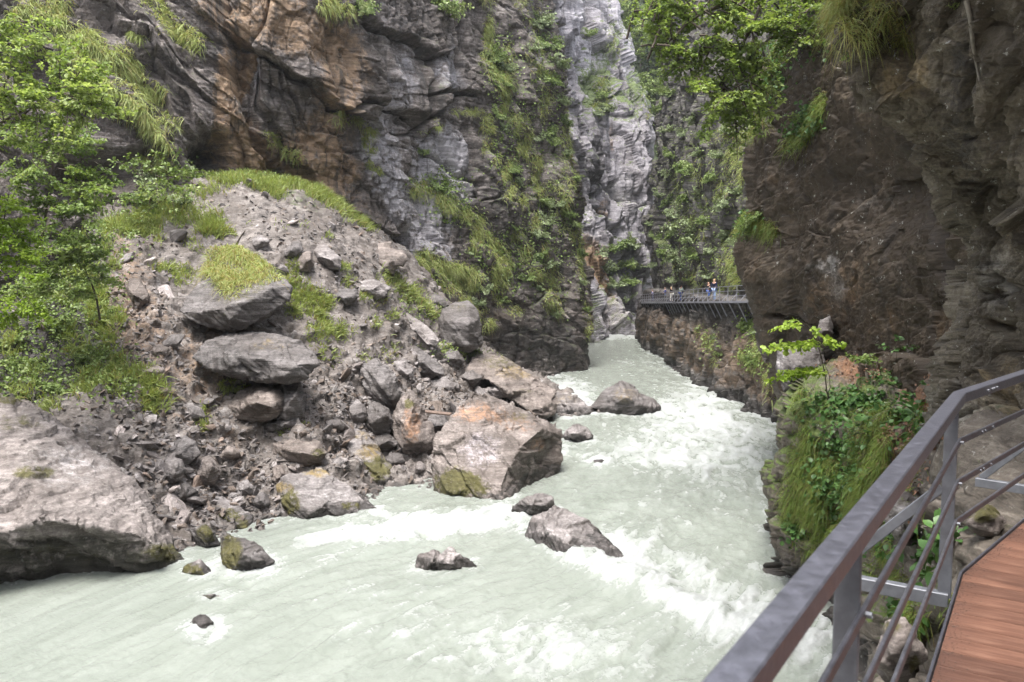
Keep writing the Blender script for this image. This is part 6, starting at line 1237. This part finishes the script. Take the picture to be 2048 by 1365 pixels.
# ---- people on the catwalk
def cloth(n_, c): return plain(n_, c, .85, 0, .15, 20, 0, .2)
SKIN = plain('skin', (.45, .27, .19), .6, 0, .08, 5)
def skinmesh(name, verts, edges, rad, mat, parent, lv=1):
    me = bpy.data.meshes.new(name); me.from_pydata([tuple(v) for v in verts], edges, []); o = bpy.data.objects.new(name, me); COL.objects.link(o); o.parent = parent
    m = o.modifiers.new('s', 'SKIN'); m.use_smooth_shade = True; sd = me.skin_vertices[0].data
    for v, r_ in zip(sd, rad): v.radius = r_ if isinstance(r_, tuple) else (r_, r_)
    sd[0].use_root = True; u = o.modifiers.new('u', 'SUBSURF'); u.levels = lv; u.render_levels = lv; me.materials.append(mat); return o
def person(px, Y, label, top, legs, hair, h=1.72, face=0.0, off=.55, step=.10, lean=.05, arm=(.35, .5), shoe=(.03, .03, .035), bare=False, group=None):
    """standing figure: continuous body, clothes and hair as children"""
    x = np.interp(px, [0, 2048], [0, 0]); p = edge(Y, off); r_ = empty('person', p, face); k = h/1.75
    J = dict(pel=(0, 0, .95), sp=(0, lean*.4, 1.15), ch=(0, lean, 1.36), nk=(0, lean+.01, 1.50), hd=(0, lean+.03, 1.60), tp=(0, lean+.03, 1.72), lh=(-.09, 0, .90), lk=(-.10, step*.6+.03, .50), la=(-.10, step-.02, .09), lt=(-.11, step+.16, .04), rh=(.09, 0, .90), rk=(.10, -step*.3+.03, .50), ra=(.10, -step, .09), rt=(.11, -step+.17, .04),
             ls=(-.19, lean, 1.42), le=(-.25, lean+.04, 1.14), lw=(-.20, lean+arm[0]*.6, .98 + arm[0]*.3), lf=(-.18, lean+arm[0]*.6+.08, .93 + arm[0]*.3), rs=(.19, lean, 1.42), re=(.25, lean+.04, 1.14), rw=(.20, lean+arm[1]*.6, .98 + arm[1]*.3), rf=(.18, lean+arm[1]*.6+.08, .93 + arm[1]*.3))
    J = {a: np.array(b_)*k for a, b_ in J.items()}; RD = dict(pel=.135, sp=.115, ch=.135, nk=.055, hd=.095, tp=.075, lh=.085, rh=.085, lk=.056, rk=.056, la=.04, ra=.04, lt=.035, rt=.035, ls=.06, rs=.06, le=.042, re=.042, lw=.03, rw=.03, lf=.03, rf=.03)
    def sub(names, edges, grow, mat, nm):
        ix = {a: i for i, a in enumerate(names)}; return skinmesh(nm, [J[a] for a in names], [(ix[a], ix[b_]) for a, b_ in edges], [RD[a]*k*grow + (.006 if grow > 1 else 0) for a in names], mat, r_)
    allE = [('pel', 'sp'), ('sp', 'ch'), ('ch', 'nk'), ('nk', 'hd'), ('hd', 'tp'), ('pel', 'lh'), ('lh', 'lk'), ('lk', 'la'), ('la', 'lt'), ('pel', 'rh'), ('rh', 'rk'), ('rk', 'ra'), ('ra', 'rt'), ('ch', 'ls'), ('ls', 'le'), ('le', 'lw'), ('lw', 'lf'), ('ch', 'rs'), ('rs', 're'), ('re', 'rw'), ('rw', 'rf')]
    sub(list(J), allE, 1.0, SKIN, 'body')
    up_ = ['ch', 'sp', 'pel', 'ls', 'le', 'rs', 're'] + ([] if bare else ['lw', 'rw'])
    sub(up_, [e_ for e_ in allE if e_[0] in up_ and e_[1] in up_], 1.16, cloth('top cloth', top), 'shirt')
    lo_ = ['pel', 'lh', 'lk', 'la', 'rh', 'rk', 'ra']; sub(lo_, [e_ for e_ in allE if e_[0] in lo_ and e_[1] in lo_], 1.17, cloth('trouser cloth', legs), 'trousers')
    for a, b_ in (('la', 'lt'), ('ra', 'rt')): sub([a, b_], [(a, b_)], 1.2, cloth('shoe', shoe), 'shoe')
    hv = [J['tp'] + (0, -.015, .01), J['hd'] + (0, -.045, .03), J['nk'] + (0, -.06, .04)]; skinmesh('hair', hv, [(0, 1), (1, 2)], [.085*k, .092*k, .05*k], plain('hair', hair, .5, 0, .2, 30), r_)
    tag(r_, label, 'person', group); return r_, J
def Yat(px, off): 
    Yc = np.linspace(50, 108, 800); e_ = np.array([edge(y, off) for y in Yc]); a, _ = proj(e_); return float(Yc[np.argmin(np.abs(a - px))])
p1, J1 = person(1429, Yat(1429, .45), 'person in a navy jacket and pale jeans with sandy hair leaning at the catwalk rail', (.018, .02, .05), (.28, .36, .55), (.42, .27, .12), 1.84, 2.3, .45)
person(1418, Yat(1418, .8), 'person in dark top and bright blue jeans half hidden behind the navy jacket', (.02, .02, .026), (.07, .13, .38), (.05, .03, .02), 1.70, 2.0, .8)
person(1361, Yat(1361, .5), 'person in a pale mint top and blue jeans seen from behind', (.62, .70, .62), (.05, .09, .30), (.05, .022, .016), 1.70, -.9, .5)
person(1343, Yat(1343, .5), 'blonde person in a black top and white trousers', (.012, .012, .014), (.74, .71, .66), (.62, .47, .26), 1.68, 1.0, .5, bare=True)
person(1331, Yat(1331, .6), 'dark-haired person in a deep blue top and light blue trousers', (.05, .07, .28), (.20, .27, .50), (.02, .016, .018), 1.74, 1.4, .6)
person(1305.5, Yat(1305.5, .6), 'person in a lilac-grey top standing far along the catwalk', (.26, .27, .46), (.10, .11, .2), (.03, .02, .02), 1.7, 1.2, .6)
person(1287.5, Yat(1287.5, .7), 'person in dark clothes at the far end of the catwalk', (.02, .02, .035), (.02, .025, .05), (.02, .016, .015), 1.74, 1.2, .7)
# rucksack worn by the person in navy
bp = empty('backpack', p1.location, 2.3); tag(bp, 'dark rucksack on the back of the person in the navy jacket', 'backpack')
skinmesh('bag_body', [(0, -.17, 1.12), (0, -.20, 1.28), (0, -.17, 1.47)], [(0, 1), (1, 2)], [(.14, .09), (.15, .10), (.12, .08)], cloth('rucksack cloth', (.015, .015, .022)), bp)
for sx in (-.1, .1): skinmesh('strap', [(sx, -.1, 1.5), (sx, .06, 1.52), (sx, .15, 1.36), (sx, .08, 1.18)], [(0, 1), (1, 2), (2, 3)], [.02]*4, cloth('strap cloth', (.02, .02, .02)), bp, 0)

# ---- old board, dead branches and a pale root
a, b_ = unp(846, 823, hit(870, 868)[1] - .6), unp(902, 829, hit(870, 868)[1] - .9)
bd = tag(Solid().bar(a, b_, .28, .07, up=(0, -.2, 1)).build('wooden_board', plain('weathered brown board', (.13, .09, .07), .8, 0, .4, 9, .5)), 'weathered brown board bridging two rocks beside the large slanted boulder', 'board')
def stick(pts, rad_, label, mat, name='dead_branch', cat='branch'):
    pl = catmull(np.array(pts), [6]*(len(pts)-1), 0); V, F = tube(pl, np.linspace(rad_, rad_*.35, len(pl)), 6); tag(mesh_np(name, V, F, mat), label, cat)
Yh = hit(472, 498)[1]
stick([unp(470, 500, Yh-.4), unp(478, 480, Yh-.6), unp(490, 462, Yh-.8)], .07, 'short dead branch sticking up from the grass above the capped boulder', M['bark'])
Yh = hit(425, 560)[1]
stick([unp(418, 552, Yh-1.2), unp(425, 568, Yh-1.5), unp(434, 584, Yh-1.9)], .04, 'thin pale dead stick hanging at the left of the capped boulder', plain('grey dead wood', (.3, .26, .22), .8))
pr = [near_vertex('near_overhang_cliff', *q)[0] + near_vertex('near_overhang_cliff', *q)[1]*.03 for q in [(1934, 5), (1940, 40), (1948, 90), (1956, 130), (1962, 160)]]
stick(pr, .03, 'pale crooked root running down the overhanging rock', plain('pale root', (.20, .18, .145), .8, 0, .4, 14), 'root', 'root')
# ================================================================ light and camera
w = bpy.data.worlds.new('World'); scene.world = w; w.use_nodes = True
nt = w.node_tree; sky = nt.nodes.new('ShaderNodeTexSky'); sky.sky_type = 'NISHITA'; sky.sun_disc = False
SUN_EL, SUN_AZ = R(72), R(205)     # azimuth measured from +Y towards +X
sky.sun_elevation = SUN_EL; sky.sun_rotation = SUN_AZ; sky.air_density = 1.0; sky.dust_density = 3.0; sky.ozone_density = 1.0
hs = nt.nodes.new('ShaderNodeHueSaturation'); hs.inputs['Saturation'].default_value = 0.30
nt.links.new(sky.outputs[0], hs.inputs['Color']); nt.links.new(hs.outputs[0], nt.nodes['Background'].inputs[0])
nt.nodes['Background'].inputs[1].default_value = 0.135
sl_ = bpy.data.lights.new('overcast_sun', 'SUN'); sl_.energy = 1.55; sl_.angle = R(26); sl_.color = (1.0, 0.965, 0.92)
so = bpy.data.objects.new('overcast_sun', sl_); COL.objects.link(so)
d = Vector((math.sin(SUN_AZ)*math.cos(SUN_EL), math.cos(SUN_AZ)*math.cos(SUN_EL), math.sin(SUN_EL)))
so.rotation_euler = d.to_track_quat('Z', 'Y').to_euler(); so.location = (0, 0, 60)
cam = bpy.data.cameras.new('camera'); co = bpy.data.objects.new('camera', cam); COL.objects.link(co)
cam.sensor_width = 36; cam.lens = FPX/PW*36; cam.clip_start = 0.05; cam.clip_end = 1500
co.location = (0, 0, EYE); co.rotation_euler = (R(90) - TH, 0, 0); scene.camera = co
cam.dof.use_dof = True; cam.dof.focus_distance = 40; cam.dof.aperture_fstop = 5.6
scene.view_settings.view_transform = 'Standard'; scene.view_settings.look = 'None'; scene.view_settings.gamma = 1
scene.view_settings.exposure = 2.12
scene.cycles.max_bounces = 7; scene.cycles.diffuse_bounces = 4; scene.cycles.glossy_bounces = 2; scene.cycles.transmission_bounces = 3; scene.cycles.transparent_max_bounces = 4
scene.cycles.use_adaptive_sampling = True; scene.cycles.adaptive_threshold = 0.02
scene.cycles.use_denoising = True
scene.cycles.sample_clamp_indirect = 6
# ================================================================ moist air of the gorge
hz = bmesh.new(); bmesh.ops.create_cube(hz, size=1.0); hm = bpy.data.meshes.new('haze'); hz.to_mesh(hm); hz.free()
ho = bpy.data.objects.new('haze', hm); COL.objects.link(ho); ho.location = (0, 175, 71); ho.scale = (560, 520, 154); tag(ho, None, None, None, 'stuff')
t = NT('moist air'); t.t.nodes.remove(t.b); pv = t.t.nodes.new('ShaderNodeVolumePrincipled'); pv.inputs['Color'].default_value = (.86, .90, .95, 1); pv.inputs['Density'].default_value = .00022; pv.inputs['Anisotropy'].default_value = .2
t.t.links.new(pv.outputs[0], t.t.nodes['Material Output'].inputs['Volume']); hm.materials.append(t.m)
scene.cycles.volume_bounces = 0; scene.cycles.volume_step_rate = 10; scene.cycles.volume_max_steps = 32
